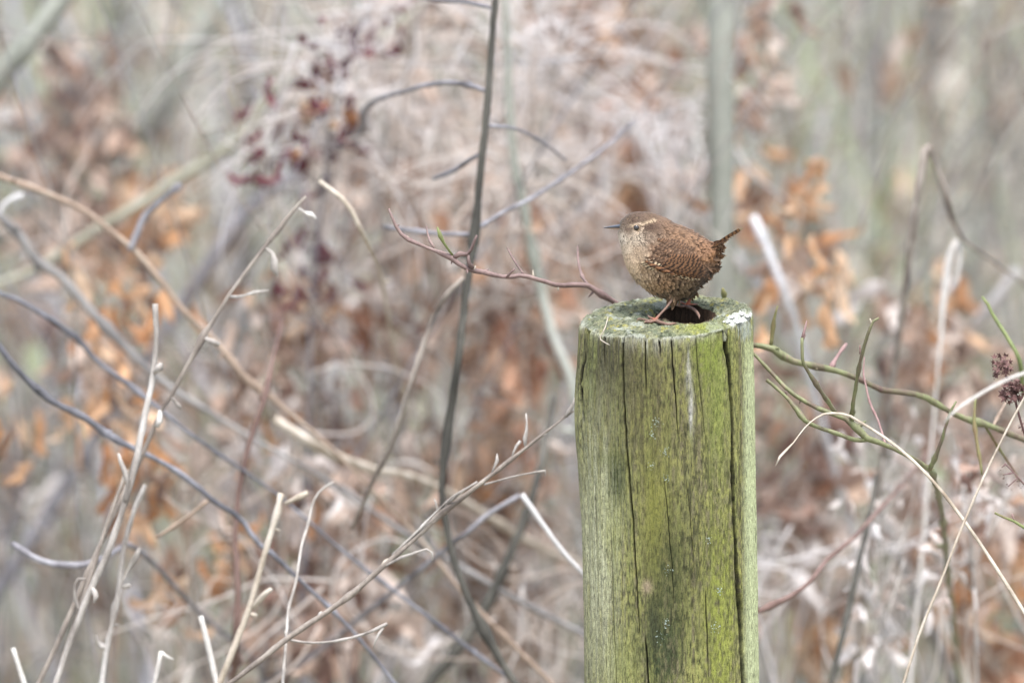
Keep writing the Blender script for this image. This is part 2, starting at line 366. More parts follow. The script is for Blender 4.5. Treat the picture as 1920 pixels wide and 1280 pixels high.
def make_post():
    # the visible side is sampled finely, the back coarsely
    phi = np.concatenate([np.linspace(-1.62, 1.62, 900), np.linspace(1.62, 2 * np.pi - 1.62, 150)[1:-1]]); na = len(phi)
    sx, cy = np.sin(phi), -np.cos(phi)
    rings, cols, info = [], [], []
    ph1 = phi[None, :]
    # --- inside of the hole, from its floor up
    hr = hole_r(phi) * (1 + 0.10 * (fbm(sx * 9, cy * 9) - 0.5))
    for k in range(10):
        f = k / 9; dz = -0.14 * (1 - f) + (fbm(sx * 4 + 9, cy * 4, f * 3) - .5) * 0.004
        rr = hr * (0.55 + 0.45 * f ** 0.35)
        x, y = HC[0] + sx * rr, HC[1] + cy * rr
        rings.append(np.stack([x, y, top_z(x, y) + dz], -1))
        c = (lin((26, 20, 16)) * (1 - f ** 6) + lin((74, 56, 42)) * f ** 6)[None] * (0.3 + 1.3 * fbm(sx * 20, cy * 20, f * 12)[:, None]); cols.append(c)  # shade of the hollow painted in: colour darkens towards the floor
    g0, _ = groove(ph1, np.full((1, na), H)); g0 = g0[0]
    rout = PR * (1 + 0.012 * (fbm(sx * 2.5, cy * 2.5) - .5)) + 0.0022 * (fbm(phi * 9, 1.3) - .5)
    nr = 46
    P0 = np.stack([HC[0] + sx * hr, HC[1] + cy * hr], -1); P1 = np.stack([sx * rout, cy * rout], -1)
    for k in range(1, nr + 1):
        f = k / nr; f2 = f * 0.985
        p = P0 * (1 - f2) + P1 * f2
        x, y = p[:, 0], p[:, 1]; X, Y = x * 1000, y * 1000
        rr = np.hypot(x, y)
        h = (fbm(X * 0.10, Y * 0.10, 2.0) - .5) * 0.0026 + (fbm(X * 0.45, Y * 0.30, 7.0, 3) - .5) * 0.0017
        h += (np.abs(noise3(X * 0.9, Y * 0.55, 3.3) - .5)) * 0.0011
        h -= 0.0016 * np.exp(-((1 - f) / 0.05) ** 2) * (0.4 + fbm(phi * 7, 2.2)) 
        h -= 0.002 * np.exp(-(f / 0.07) ** 2)
        h -= g0 * 0.35 * np.exp(-((1 - f) / 0.12))
        # a slow growth-ring relief
        h += 0.0004 * np.sin(rr * 1000 * 1.7 + 3 * fbm(X * .06, Y * .06))
        rings.append(np.stack([x, y, top_z(x, y) + h], -1))
        n1 = fbm(X * 0.13, Y * 0.09, 5.0); n2 = fbm(X * 0.5, Y * 0.35, 9.0); n3 = fbm(X * 1.1, Y * 0.8, 4.0, 3)
        c = lin((118, 126, 102))[None] * np.ones((na, 1))
        w = np.clip((n1 - .48) * 6, 0, 1)[:, None]; c = c * (1 - w) + lin((142, 144, 108)) * w          # dull moss
        w = np.clip((n2 - .52) * 6, 0, 1)[:, None] * .85; c = c * (1 - w) + lin((60, 68, 54)) * w
        w = np.clip((fbm(X * .8, Y * .4, 51.0) - .55) * 8, 0, 1)[:, None] * .7; c = c * (1 - w) + lin((140, 142, 118)) * w             # dark moss
        w = np.clip((fbm(X * .3, Y * .16, 21.0) - .63) * 10, 0, 1)[:, None] * 0.7; c = c * (1 - w) + lin((176, 168, 66)) * w   # yellow lichen
        w = np.clip((fbm(X * .16 + 40, Y * .12, 31.0) - .62) * 12, 0, 1)[:, None] * 0.7; c = c * (1 - w) + lin((176, 182, 170)) * w # grey lichen
        # bright algae beside the front right of the hole, pale weathered edge
        qx, qy = (X - ptop(1320, 614)[0] * 1000) / 16, (Y - ptop(1320, 614)[1] * 1000) / 14
        w = (np.exp(-(qx ** 2 + qy ** 2)) * 0.85)[:, None]; c = c * (1 - w) + lin((142, 150, 50)) * w
        w = (np.clip((f - .92) / .06, 0, 1) * np.clip(fbm(phi * 6, 8.8) * 2.6 - .55, 0, 1))[:, None] * .8; c = c * (1 - w) + lin((178, 180, 166)) * w
        tpx = 960 + (x - CAM[0]) / (S * D0); tpy = 592 - ((top_z(x, y) - H) * math.cos(PITCH) + y * math.sin(PITCH)) / (S * D0)
        rag = (fbm(X * .25, Y * .12, 61.) - .5) * 1.5 + (fbm(X * .9, Y * .5, 71., 3) - .5) * .9
        c = c * (0.55 + 0.8 * n3[:, None]) * .95
        ww = np.clip((1.0 - ((tpx - 1386) / 31) ** 2 - ((tpy - 597 + (tpx - 1386) * .28) / 12) ** 2 + rag) * 3, 0, 1)[:, None] * .92; c = c * (1 - ww) + lin((196, 200, 194)) * (.7 + .5 * n3[:, None]) * ww
        ww = np.clip((1.0 - ((tpx - 1338) / 26) ** 2 - ((tpy - 612) / 9) ** 2 + rag) * 2, 0, 1)[:, None] * .5; c = c * (1 - ww) + lin((150, 158, 138)) * ww
        cols.append(c)
    edge_z = rings[-1][:, 2].copy()
    # --- the side, from the rim down
    zt = np.concatenate([np.array([0.0008, 0.002]), np.arange(0.0036, 0.265, 0.0016), np.linspace(0.27, 0.93, 26)])
    for d in zt:
        axx = d * 0.013
        zr = edge_z * np.exp(-d / .02) + top_z(sx * PR, cy * PR) * (1 - np.exp(-d / .02)) - d - 0.0003
        z = zr * 1.0
        rad = rout * (1 + 0.02 * np.clip(d / 0.7, 0, 1))
        Z = z * 1000; A = phi * PR * 1000
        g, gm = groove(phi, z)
        big = 0.0030 * np.exp(-((phi + 1.35) / 0.25) ** 2) * np.exp(-((d - 0.06) / 0.045) ** 2) * 1.6       # bulge on the left
        rel = (fbm(A * 0.06, Z * 0.006, 3.0) - .5) * 0.0026 + (fbm(A * 0.5, Z * 0.018, 6.0, 3) - .5) * 0.0011 + (fbm(A * 1.6, Z * 0.06, 2.0, 2) - .5) * 0.0005
        ragged = np.exp(-((phi + 1.2) / 0.22) ** 2) * np.clip(1 - d / .09, 0, 1) * (fbm(A * .3, Z * .04, 8.0) - .45) * 0.006
        rim = -0.0009 * np.exp(-d / 0.0016) 
        r = rad + rel + big + ragged + rim - g
        x, y = axx + sx * r, cy * r
        rings.append(np.stack([x, y, z], -1))
        # colour: grey weathered wood under algae of several greens
        px = 1251 + sx * 161.5 + d * 0.013 / (S * D0); py = 592 - ((z - H) * math.cos(PITCH) + cy * PR * math.sin(PITCH)) / (S * D0)
        stw = fbm(A * 0.35, Z * 0.012, 1.0); st2 = fbm(A * 0.9, Z * 0.05, 4.0); mot = fbm(A * 0.5, Z * 0.3, 12.0); mo2 = fbm(A * 1.3, Z * .9, 15.0, 3)
        c = lin((134, 126, 96))[None] * np.ones((na, 1))
        def put(c, w, col): w = np.clip(w, 0, 1)[:, None]; return c * (1 - w) + lin(col) * w
        def blob(bx, by, rx, ry): return np.exp(-((px - bx) / rx) ** 2 - ((py - by) / ry) ** 2) * (cy < 0.2)
        c = put(c, (stw - .36) * 3.6, (148, 152, 84))
        c = put(c, (mot - .46) * 7 * .8, (166, 164, 92)); c = put(c, (fbm(A * .8, Z * .25, 33.) - .54) * 9 * .7, (82, 82, 52))
        c = put(c, (st2 - .54) * 6 * .6, (88, 86, 58))
        jag = 0.55 + 0.9 * st2
        c = put(c, blob(1328, 665, 34, 62) * (mot * 2.6 - .3), (138, 152, 54))
        c = put(c, blob(1345, 760, 22, 120) * jag * .7, (150, 164, 72))
        c = put(c, blob(1350, 1160, 30, 190) * (mot * 2.4 - .35), (152, 160, 62))
        c = put(c, blob(1230, 960, 26, 120) * jag * 1.0, (152, 152, 66))
        c = put(c, blob(1135, 985, 30, 95) * jag * .9, (170, 176, 96))
        c = put(c, blob(1112, 690, 9, 60) * jag * 1.0, (150, 164, 76))
        c = put(c, blob(1160, 1240, 40, 60) * jag * .7, (158, 164, 92))
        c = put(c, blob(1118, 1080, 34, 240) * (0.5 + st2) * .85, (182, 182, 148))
        c = put(c, blob(1150, 860, 24, 14) * 1.1 * jag, (110, 118, 36))
        c = put(c, blob(1158, 892, 17, 46) * jag * 1.3, (66, 78, 34))
        c = put(c, blob(1256, 1085, 34, 110) * (mot * 2.6 - .55), (76, 82, 46))
        c = put(c, blob(1242, 1215, 36, 75) * (mot * 2.6 - .4), (66, 78, 48))
        c = put(c, blob(1225, 1165, 12, 55) * jag, (70, 76, 52))
        c = put(c, blob(1150, 690, 60, 70) * (mot * 2.6 - .75), (84, 80, 56))
        c = put(c, blob(1180, 780, 90, 120) * (mo2 * 2.4 - .9), (96, 96, 58))
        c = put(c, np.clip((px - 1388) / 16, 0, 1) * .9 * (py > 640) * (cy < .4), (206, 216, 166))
        c = put(c, blob(1404, 640, 14, 40) * .6, (186, 192, 136))
        c = put(c, blob(1225, 740, 120, 130) * (mo2 * 2.2 - .6) * .8, (98, 92, 58))
        c = put(c, blob(1140, 660, 50, 55) * (st2 * 2.6 - .7), (74, 70, 50))
        c = put(c, blob(1265, 1040, 80, 150) * (mo2 * 2.4 - .9), (84, 86, 50))
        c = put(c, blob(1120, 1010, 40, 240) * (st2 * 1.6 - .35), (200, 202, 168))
        c = put(c, blob(1290, 690, 5, 42) * (st2 * 2.5 - .4), (186, 184, 178))
        c = put(c, blob(1296, 770, 5, 38) * (st2 * 2.5 - .4), (186, 184, 178))
        c = put(c, blob(1212, 640, 40, 20) * (st2 * 2 - .5), (178, 176, 160))
        c = put(c, blob(1213, 1098, 10, 12) * .9, (178, 158, 132))
        
        c = put(c, (1.0 - ((px - 1396) / 14) ** 2 - ((py - 616) / 26) ** 2 + (st2 - .5) * 2 + (mot - .5) * 1.5) * 2 * (cy < .3), (176, 184, 170))
        c = put(c, np.exp(-d / .0025) * .55 * (fbm(phi * 8, 3.3) > .42), (182, 184, 168))
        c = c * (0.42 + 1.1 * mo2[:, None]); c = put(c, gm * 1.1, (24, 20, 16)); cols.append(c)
    nrg = len(rings); V = np.concatenate(rings); C = np.concatenate(cols)
    lum = C @ np.array([.3, .6, .1]); C = (C * .88 + lum[:, None] * .12) * 1.12
    i, j = np.meshgrid(np.arange(nrg - 1), np.arange(na), indexing='ij'); j2 = (j + 1) % na
    F = np.stack([i * na + j, (i + 1) * na + j, (i + 1) * na + j2, i * na + j2], -1).reshape(-1, 4)[:, ::-1].tolist()
    F.append(list(range(na))[::-1])
    m, t, b = newmat("weathered_post_wood")
    a = N(t, "ShaderNodeAttribute", attribute_name="Col"); tc = N(t, "ShaderNodeTexCoord")
    mp = N(t, "ShaderNodeMapping"); mp.inputs["Scale"].default_value = (1, 1, 0.22); t.links.new(tc.outputs["Object"], mp.inputs[0])
    n1 = N(t, "ShaderNodeTexNoise", Scale=700.0, Detail=5.0, Roughness=0.7); t.links.new(mp.outputs[0], n1.inputs["Vector"])
    n2 = N(t, "ShaderNodeTexNoise", Scale=1300.0, Detail=3.0, Roughness=0.6); t.links.new(tc.outputs["Object"], n2.inputs["Vector"])
    r1 = ramp(t, [(0.32, (0.38, 0.38, 0.33)), (0.47, (0.92, 0.92, 0.9)), (0.7, (1.25, 1.25, 1.12))]); t.links.new(n1.outputs[0], r1.inputs[0])
    r2 = ramp(t, [(0.33, (0.45, 0.46, 0.42)), (0.5, (1.0, 1.0, 0.98)), (0.7, (1.3, 1.3, 1.2))]); t.links.new(n2.outputs[0], r2.inputs[0])
    m1 = N(t, "ShaderNodeMix", data_type='RGBA', blend_type='MULTIPLY'); m1.inputs[0].default_value = 0.8
    m2 = N(t, "ShaderNodeMix", data_type='RGBA', blend_type='MULTIPLY'); m2.inputs[0].default_value = 0.75
    t.links.new(a.outputs["Color"], m1.inputs[6]); t.links.new(r1.outputs[0], m1.inputs[7]); t.links.new(m1.outputs[2], m2.inputs[6]); t.links.new(r2.outputs[0], m2.inputs[7])
    t.links.new(m2.outputs[2], b.inputs["Base Color"]); b.inputs["Roughness"].default_value = 0.9
    bp = N(t, "ShaderNodeBump", Strength=0.7, Distance=0.0008); t.links.new(n1.outputs[0], bp.inputs["Height"])
    bp2 = N(t, "ShaderNodeBump", Strength=0.5, Distance=0.0006); t.links.new(n2.outputs[0], bp2.inputs["Height"]); t.links.new(bp.outputs[0], bp2.inputs["Normal"]); t.links.new(bp2.outputs[0], b.inputs["Normal"])
    root = thing("wooden_post", "round weathered wooden post green with algae, cracked and hollow on top", "post", (0, 0, 0))
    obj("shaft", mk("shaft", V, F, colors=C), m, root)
    return root
post = make_post()

def side_point(px, py, out=0.0):
    ph = float(side_phi(px, py)); z = float(side_z(px, py)); d = H - z
    return np.array([d * 0.013 + math.sin(ph) * (PR + out), -math.cos(ph) * (PR + out), z]), np.array([math.sin(ph), -math.cos(ph), 0.0])

def lichen_patch(poly_px, mapper, thick, cols, name, label, n_in=14):
    """a crust with an uneven margin lying on the wood"""
    P = np.array(poly_px, float); c = P.mean(0)
    K = 72; a = np.linspace(0, 2 * np.pi, K, endpoint=False)
    pa = np.arctan2(P[:, 1] - c[1], P[:, 0] - c[0]); pr = np.hypot(*(P - c).T); o = np.argsort(pa)
    r = np.interp(a, np.concatenate([pa[o] - 2 * np.pi, pa[o], pa[o] + 2 * np.pi]) % 1e9 if False else np.concatenate([pa[o] - 2 * np.pi, pa[o], pa[o] + 2 * np.pi]), np.tile(pr[o], 3))
    a2 = np.where(a > np.pi, a - 2 * np.pi, a); r = np.interp(a2, np.concatenate([pa[o] - 2 * np.pi, pa[o], pa[o] + 2 * np.pi]), np.tile(pr[o], 3))
    r = r * (1 + 0.30 * (fbm(np.cos(a) * 3 + 5, np.sin(a) * 3) - .5) * 2 + .22 * (noise3(np.cos(a) * 9 + 5, np.sin(a) * 9) - .5))
    V, C = [], []
    for k in range(n_in + 1):
        f = k / n_in
        for q in range(K):
            x, y = c[0] + math.cos(a[q]) * r[q] * f, c[1] + math.sin(a[q]) * r[q] * f
            hh = thick * (1 - f ** 6) * (0.4 + 1.0 * float(fbm(x * .5, y * .9))) - (0.0009 if f > .97 else 0)
            V.append(mapper(x, y, hh)); s = float(fbm(x * .3, y * .6, 4.4)); s2 = float(noise3(x * 1.3, y * 1.6, 7.0))
            w = min(1, max(0, (s - .40) * 9 + (s2 - .5) * .8)); C.append((lin(cols[0]) * (1 - w) + lin(cols[1]) * w) * (0.85 + .2 * s2))
    F = [[k * K + q, k * K + (q + 1) % K, (k + 1) * K + (q + 1) % K, (k + 1) * K + q] for k in range(n_in) for q in range(K)]
    o = obj(name, mk(name, V, F, colors=np.array(C)), M.setdefault('crust', colmat("lichen_crust", 0.95, 0.1, 900.0, 0.6)), post)
    o["label"] = label
def map_top(x, y, h): return ptop(x, y, h + 0.0006)
def map_side(x, y, h): return side_point(x, y, h + 0.0006)[0]
for q_ in [(1372, 594, 9, 4), (1392, 588, 8, 4), (1362, 603, 7, 3), (1402, 593, 5, 4), (1383, 604, 7, 3)]:
    lichen_patch([(q_[0] + q_[2] * math.cos(w) * rnd.uniform(.6, 1.1), q_[1] + q_[3] * math.sin(w) * rnd.uniform(.6, 1.1)) for w in np.linspace(-3, 2.6, 9)], map_top, 0.0003, ((150, 156, 146), (196, 198, 192)), "lichen", "white crust on the worn right of the top", 6)
for (px, py, s) in [(1347, 1105, 6), (1248, 1165, 7), (1240, 1192, 4), (1252, 1066, 3), (1328, 1008, 2.5), (1231, 790, 4), (1224, 812, 3), (1247, 846, 3), (1221, 870, 2.5), (1252, 894, 3), (1338, 1176, 3.5)]:
    V, F = [], []
    for q in range(int(8 + s * 3)):
        a, rr = rnd.uniform(0, 6.28), s * rnd.random() * (3.2 if s < 4.5 else 1.2)
        p, n = side_point(px + rr * math.cos(a), py + rr * math.sin(a) * 1.2, 0.0003)
        e1 = np.array([-n[1], n[0], 0]); e2 = np.array([0, 0, 1.0]); w = rnd.uniform(.15, .42) * 0.001
        b0 = len(V); tl = rnd.uniform(-.6, .6)
        for k in range(6):
            t_ = k / 6 * 6.283; V.append(p + e1 * w * math.cos(t_) + e2 * w * math.sin(t_) + n * (0.0004 + tl * w * math.cos(t_) + 0.0004 * rnd.random()))
        V.append(p + n * 0.0002); F += [[b0 + k, b0 + (k + 1) % 6, b0 + 6] for k in range(6)]
    m = M.get('leaflichen')
    if m is None: m = M['leaflichen'] = bark("leafy_lichen", [(150, 176, 162), (196, 214, 202)], 600)
    obj("leafy_lichen", mk("leafy_lichen", V, F, False), m, post)

w_ = thing("straw_wisp", "thin pale wisp of dry straw hanging over the front rim of the post", "straw", ptop(1141, 612))
stem("wisp", [[*ptop(1140, 594, .004), .0003], [*ptop(1137, 606, .003), .0003], [*ptop(1131, 622, .002), .0004], [*side_point(1132, 634, .003)[0], .0004], [*side_point(1140, 641, .003)[0], .0004], [*side_point(1149, 646, .003)[0], .0002]], M['straw'], w_, sides=5, step=.002)

# ------------------------------------------------------------------ the wren
BY = 0.006                                           # the bird's middle plane
def Q(zx, zy, lat=0.0):                              # close-up pixel + sideways distance -> point
    px, py = zp(zx, zy); return aty(px, py, BY) + np.array([0, lat, 0])
MMP = S * D0 / 4.573                                  # metres per close-up pixel
secs = np.array([  # back contour x,y   front contour x,y   half width   (close-up pixels)
    (284, 238, 290, 272, 14), (292, 212, 272, 296, 48), (335, 168, 278, 350, 84), (395, 136, 292, 410, 108), (470, 126, 312, 480, 124), (560, 138, 326, 540, 146),
    (640, 165, 354, 606, 178), (715, 207, 402, 670, 210), (790, 244, 468, 738, 234), (862, 276, 552, 800, 246), (928, 310, 642, 838, 246), (988, 345, 738, 860, 232),
    (1036, 373, 842, 846, 202), (1068, 398, 930, 782, 160), (1088, 430, 1008, 712, 112), (1102, 472, 1062, 656, 66), (1110, 520, 1090, 604, 24)], float)
NS, NA = 150, 96
SE = catmull(np.c_[secs], NS)
aa = np.linspace(0, 2 * np.pi, NA, endpoint=False)
def body_pt(s, a):
    """s 0..1 from beak to tail, a around (0 = back, pi = belly; 0..pi the near side) -> close-up x, y, sideways metres"""
    q = np.array([np.interp(s, np.linspace(0, 1, NS), SE[:, k]) for k in range(5)])
    cx, cy = (q[0] + q[2]) / 2, (q[1] + q[3]) / 2; hx, hy = (q[0] - q[2]) / 2, (q[1] - q[3]) / 2
    ca, sa = np.cos(a), np.sin(a)
    return cx + hx * ca, cy + hy * ca, -q[4] * MMP * np.sign(sa) * np.abs(sa) ** 0.92
def body_w(s, a):
    x, y, l = body_pt(s, a); base = aty(0, 0, BY)
    px, py = 1100 + x / 4.573, 370 + y / 4.573
    v0 = (px - 960) * S; v1 = (640 - py) * S
    V = np.stack([v0, FW[1] + UP[1] * v1, FW[2] + UP[2] * v1], -1); k = (BY - CAM[1]) / V[..., 1]
    P = CAM + V * k[..., None]; P[..., 1] += l
    return P
s_, a_ = np.meshgrid(np.linspace(0, 1, NS), aa, indexing='ij')
BV = body_w(s_.ravel(), a_.ravel())
i, j = np.meshgrid(np.arange(NS - 1), np.arange(NA), indexing='ij'); j2 = (j + 1) % NA
BF = np.stack([i * NA + j, (i + 1) * NA + j, (i + 1) * NA + j2, i * NA + j2], -1).reshape(-1, 4).tolist()
BF += [list(range(NA)), [(NS - 1) * NA + k for k in range(NA)][::-1]]

legV, legF = [], []
def leg_tube(pts):
    P = catmull(np.array(pts, float), 26); V, F = tube_geo(P[:, :3], P[:, 3], 10, 1.0, 0.12, len(legV))
    b0 = sum(len(v) for v in legV); legV.append(V); legF.extend([[q + b0 for q in f] for f in F])
def tz(zx, zy, h): return ptop(*zp(zx, zy), h)
def toe(pts, r0=0.00095, r1=0.00065, claw=None):
    n = len(pts); P = [[*tz(x, y, h), r0 + (r1 - r0) * k / (n - 1)] for k, (x, y, h) in enumerate(pts)]
    leg_tube(P)
    x, y, h = pts[-1]
    if claw: leg_tube([[*tz(x, y, h), r1 * .8], [*tz((x + claw[0]) / 2, (y + claw[1]) / 2, h + .0004), .0004], [*tz(claw[0], claw[1], max(h - .0006, .0)), .00018]])
# near leg (left one), shank then toes
hub = tz(588, 1052, .0012)
leg_tube([[*Q(752, 800, -.009), .0030], [*Q(735, 850, -.011), .0017], [*(Q(722, 872, -.0125)), .00110], [*(0.62 * Q(722, 872, -.0125) + .38 * hub + np.array([.0004, 0, 0])), .00088], [*(0.25 * Q(722, 872, -.0125) + .75 * hub), .00088], [*hub, .0012]])
toe([(588, 1052, .0012), (530, 1056, .0022), (480, 1044, .0018), (445, 1040, .0012)], claw=(418, 1066))
toe([(588, 1046, .0012), (560, 1036, .0022), (530, 1016, .0010)], claw=(520, 1008))
toe([(586, 1056, .0012), (545, 1070, .0018), (505, 1068, .0010)], claw=(484, 1078))
toe([(594, 1056, .0012), (640, 1074, .0018), (700, 1088, .0014), (752, 1082, .0012)], .0013, .0009, claw=(792, 1080))
# far leg (right one)
hub2 = tz(856, 932, .0012)
leg_tube([[*Q(880, 780, .008), .0030], [*Q(905, 830, .013), .0018], [*Q(912, 850, .015), .0014], [*(0.5 * Q(912, 850, .015) + .5 * hub2), .0012], [*hub2, .0016]])
toe([(856, 932, .0012), (810, 934, .0022), (765, 912, .0018), (735, 902, .0010)], claw=(712, 906))
toe([(852, 926, .0012), (825, 908, .0022), (805, 892, .0012)], claw=(795, 884))
toe([(862, 926, .0012), (905, 918, .0020), (940, 918, .0010)], claw=(962, 916))
toe([(862, 936, .0012), (912, 956, .0020), (950, 990, .0014), (964, 1018, .0006)], .0013, .0009, claw=(966, 1050))

# one continuous skin: trunk, head and legs grown together
allV = np.concatenate([BV] + legV); off = len(BV)
tmp = mk("wren_tmp", allV, BF + [[q + off for q in f] for f in legF])
to = bpy.data.objects.new("wren_tmp", tmp); COL.objects.link(to)
rm = to.modifiers.new("r", 'REMESH'); rm.mode = 'VOXEL'; rm.voxel_size = 0.00045
bpy.context.view_layer.update()
ev = to.evaluated_get(bpy.context.evaluated_depsgraph_get())
bmesh_ = bpy.data.meshes.new_from_object(ev); bmesh_.name = "body"
bpy.data.objects.remove(to)
nv = len(bmesh_.vertices); cov = np.empty(nv * 3); bmesh_.vertices.foreach_get("co", cov); cov = cov.reshape(-1, 3)
lv = np.concatenate(legV)
legmask = np.zeros(nv); 
zrel = cov[:, 2] - (H + cov[:, 0] * TX + cov[:, 1] * TY)
z_leg = Q(722, 868, 0)[2]
legmask = np.clip((z_leg + 0.0015 - cov[:, 2]) / 0.002, 0, 1)[:, None]
skin = lin((112, 94, 72)); legc = lin((118, 94, 82))[None] * (0.75 + .5 * fbm(cov[:, 0] * 900, cov[:, 1] * 900, cov[:, 2] * 900)[:, None])
redw = np.exp(-((cov - hub2) ** 2).sum(1) / .006 ** 2)[:, None] * .8 * (cov[:, 2] > hub2[2] + .001)[:, None] + np.exp(-((cov - hub) ** 2).sum(1) / .003 ** 2)[:, None] * .5
legc = legc * (1 - redw) + lin((168, 84, 52)) * redw
bc = np.ones((nv, 4)); bc[:, :3] = skin * (1 - legmask) + legc * legmask
at_ = bmesh_.color_attributes.new("Col", 'FLOAT_COLOR', 'POINT'); at_.data.foreach_set("color", bc.ravel())
bmesh_.polygons.foreach_set("use_smooth", [True] * len(bmesh_.polygons))
bmesh_.materials.clear()
wren = thing("wren", "small plump brown wren with cocked tail standing on the post", "bird", tuple(hub))
M['skin'] = colmat("bird_skin", 0.6, 0.3, 1500.0, 0.4)
obj("body", bmesh_, M['skin'], wren)

# plumage colours, as (close-up x, y, colour)
pal = [(430, 145, (104, 84, 70)), (540, 150, (112, 90, 72)), (320, 195, (104, 86, 72)), (380, 190, (98, 78, 64)), (345, 255, (128, 110, 94)), (430, 320, (200, 182, 160)), (380, 330, (202, 184, 162)),
       (500, 300, (142, 122, 104)), (530, 240, (96, 76, 62)), (580, 220, (118, 94, 76)), (290, 340, (232, 216, 196)), (330, 420, (222, 200, 174)), (345, 500, (222, 194, 162)), (380, 560, (214, 186, 152)), (430, 440, (176, 152, 126)), (400, 620, (200, 172, 138)),
       (450, 560, (164, 136, 104)), (560, 400, (140, 110, 86)), (660, 230, (122, 94, 72)), (720, 300, (132, 100, 74)), (850, 320, (130, 98, 72)), (980, 400, (130, 94, 66)), (1060, 420, (136, 96, 62)), (1060, 510, (128, 88, 52)),
       (1120, 560, (140, 112, 90)), (600, 690, (152, 118, 84)), (520, 740, (166, 134, 98)), (640, 800, (120, 100, 74)), (760, 760, (118, 96, 70)), (850, 820, (82, 66, 50)), (950, 740, (76, 58, 44)), (1050, 660, (88, 66, 50)), (700, 600, (120, 92, 66))]
PX = np.array([[p[0], p[1]] for p in pal], float); PC = np.array([lin(np.array(p[2]) * .93 + np.mean(p[2]) * .07) * .74 for p in pal])
def plum(x, y):
    d = ((x[:, None] - PX[None, :, 0]) ** 2 + (y[:, None] - PX[None, :, 1]) ** 2) + 300
    w = d ** -1.7; return (w[:, :, None] * PC[None]).sum(1) / w.sum(1)[:, None]

FV, FF, FC = [], [], []
def feathers(P, Nn, T, Ln, Wd, lift, colfun, nu=7, store=None):
    """P roots, Nn normals, T directions; colfun(u[nu], v[3]) -> colours per feather (n, nu, 3, 3)"""
    n = len(P); u = np.linspace(0, 1, nu); v = np.array([-1, 0, 1.0])
    B = np.cross(Nn, T); B /= np.linalg.norm(B, axis=1)[:, None]
    prof = np.where(u < .55, .55 + .45 * (u / .55), np.sqrt(np.clip(1 - ((u - .55) / .47) ** 2, 0, 1)))
    V = (P[:, None, None, :] + T[:, None, None, :] * (Ln[:, None] * u[None])[:, :, None, None]
         + Nn[:, None, None, :] * ((lift * Ln)[:, None] * (u[None] ** 0.8) + .00025)[:, :, None, None]
         + B[:, None, None, :] * (Wd[:, None, None] * prof[None, :, None] * v[None, None, :])[..., None]
         - Nn[:, None, None, :] * (Wd[:, None, None] * .28 * prof[None, :, None] * (v ** 2)[None, None, :])[..., None])
    C = colfun(u, v)
    b0 = (store[3] if store else 0)
    i, j = np.meshgrid(np.arange(nu - 1), np.arange(2), indexing='ij')
    f = np.stack([i * 3 + j, i * 3 + j + 1, (i + 1) * 3 + j + 1, (i + 1) * 3 + j], -1).reshape(-1, 4)
    F = (f[None] + (np.arange(n) * nu * 3)[:, None, None]).reshape(-1, 4) + b0
    store[0].append(V.reshape(-1, 3)); store[1].append(F); store[2].append(C.reshape(-1, 3)); store[3] += n * nu * 3

def body_frame(s, a):
    e = 1e-3
    P = body_w(s, a); Ts = body_w(np.clip(s + e, 0, 1), a) - body_w(np.clip(s - e, 0, 1), a); Ta = body_w(s, a + .01) - body_w(s, a - .01)
    Nn = np.cross(Ts, Ta); 
    C = body_w(s, a * 0) * .5 + body_w(s, a * 0 + np.pi) * .5
    sg = np.sign(((P - C) * Nn).sum(1)); Nn *= sg[:, None]
    Nn /= np.linalg.norm(Nn, axis=1)[:, None] + 1e-12; Ts /= np.linalg.norm(Ts, axis=1)[:, None] + 1e-12
    return P, Nn, Ts

plumage = [[], [], [], 0]
n0 = 60000
s = rng.random(n0) * .985 + .008; a = rng.random(n0) * 2 * np.pi
w_at = np.interp(s, np.linspace(0, 1, NS), SE[:, 4]); hgt = np.interp(s, np.linspace(0, 1, NS), np.hypot(SE[:, 0] - SE[:, 2], SE[:, 1] - SE[:, 3]) / 2)
den = np.sqrt((w_at * np.cos(a)) ** 2 + (hgt * np.sin(a)) ** 2) / 330
den = den * np.where(s < .34, 1.9, 1.0)
keep = rng.random(n0) < den * .30; s, a = s[keep], a[keep]
x, y, l = body_pt(s, a)
far_eye = np.hypot(x - 425, y - 250) > 30
s, a, x, y = s[far_eye], a[far_eye], x[far_eye], y[far_eye]
P, Nn, T = body_frame(s, a)
T = T + rng.normal(0, .13, T.shape); T -= Nn * (T * Nn).sum(1)[:, None]; T /= np.linalg.norm(T, axis=1)[:, None]
headw = np.clip((.36 - s) / .12, 0, 1)
Ln = (.0052 * (1 - headw) + .0019 * headw + np.clip((.05 - s) / .05, 0, 1) * -.0006) * rng.uniform(.8, 1.25, len(s)); Wd = Ln * .28 * rng.uniform(.8, 1.2, len(s))
belly = np.clip((np.cos(a) * -1 - .1) / .6, 0, 1)
Ln *= 1 + .25 * belly * (1 - headw)
lift = rng.uniform(.02, .10, len(s)) + (rng.random(len(s)) < .10) * rng.uniform(.05, .22, len(s)) * (s > .3) + .06 * belly + .05 * np.clip((s - .75) / .2, 0, 1)
base = plum(x, y) * rng.uniform(.82, 1.18, len(s))[:, None]
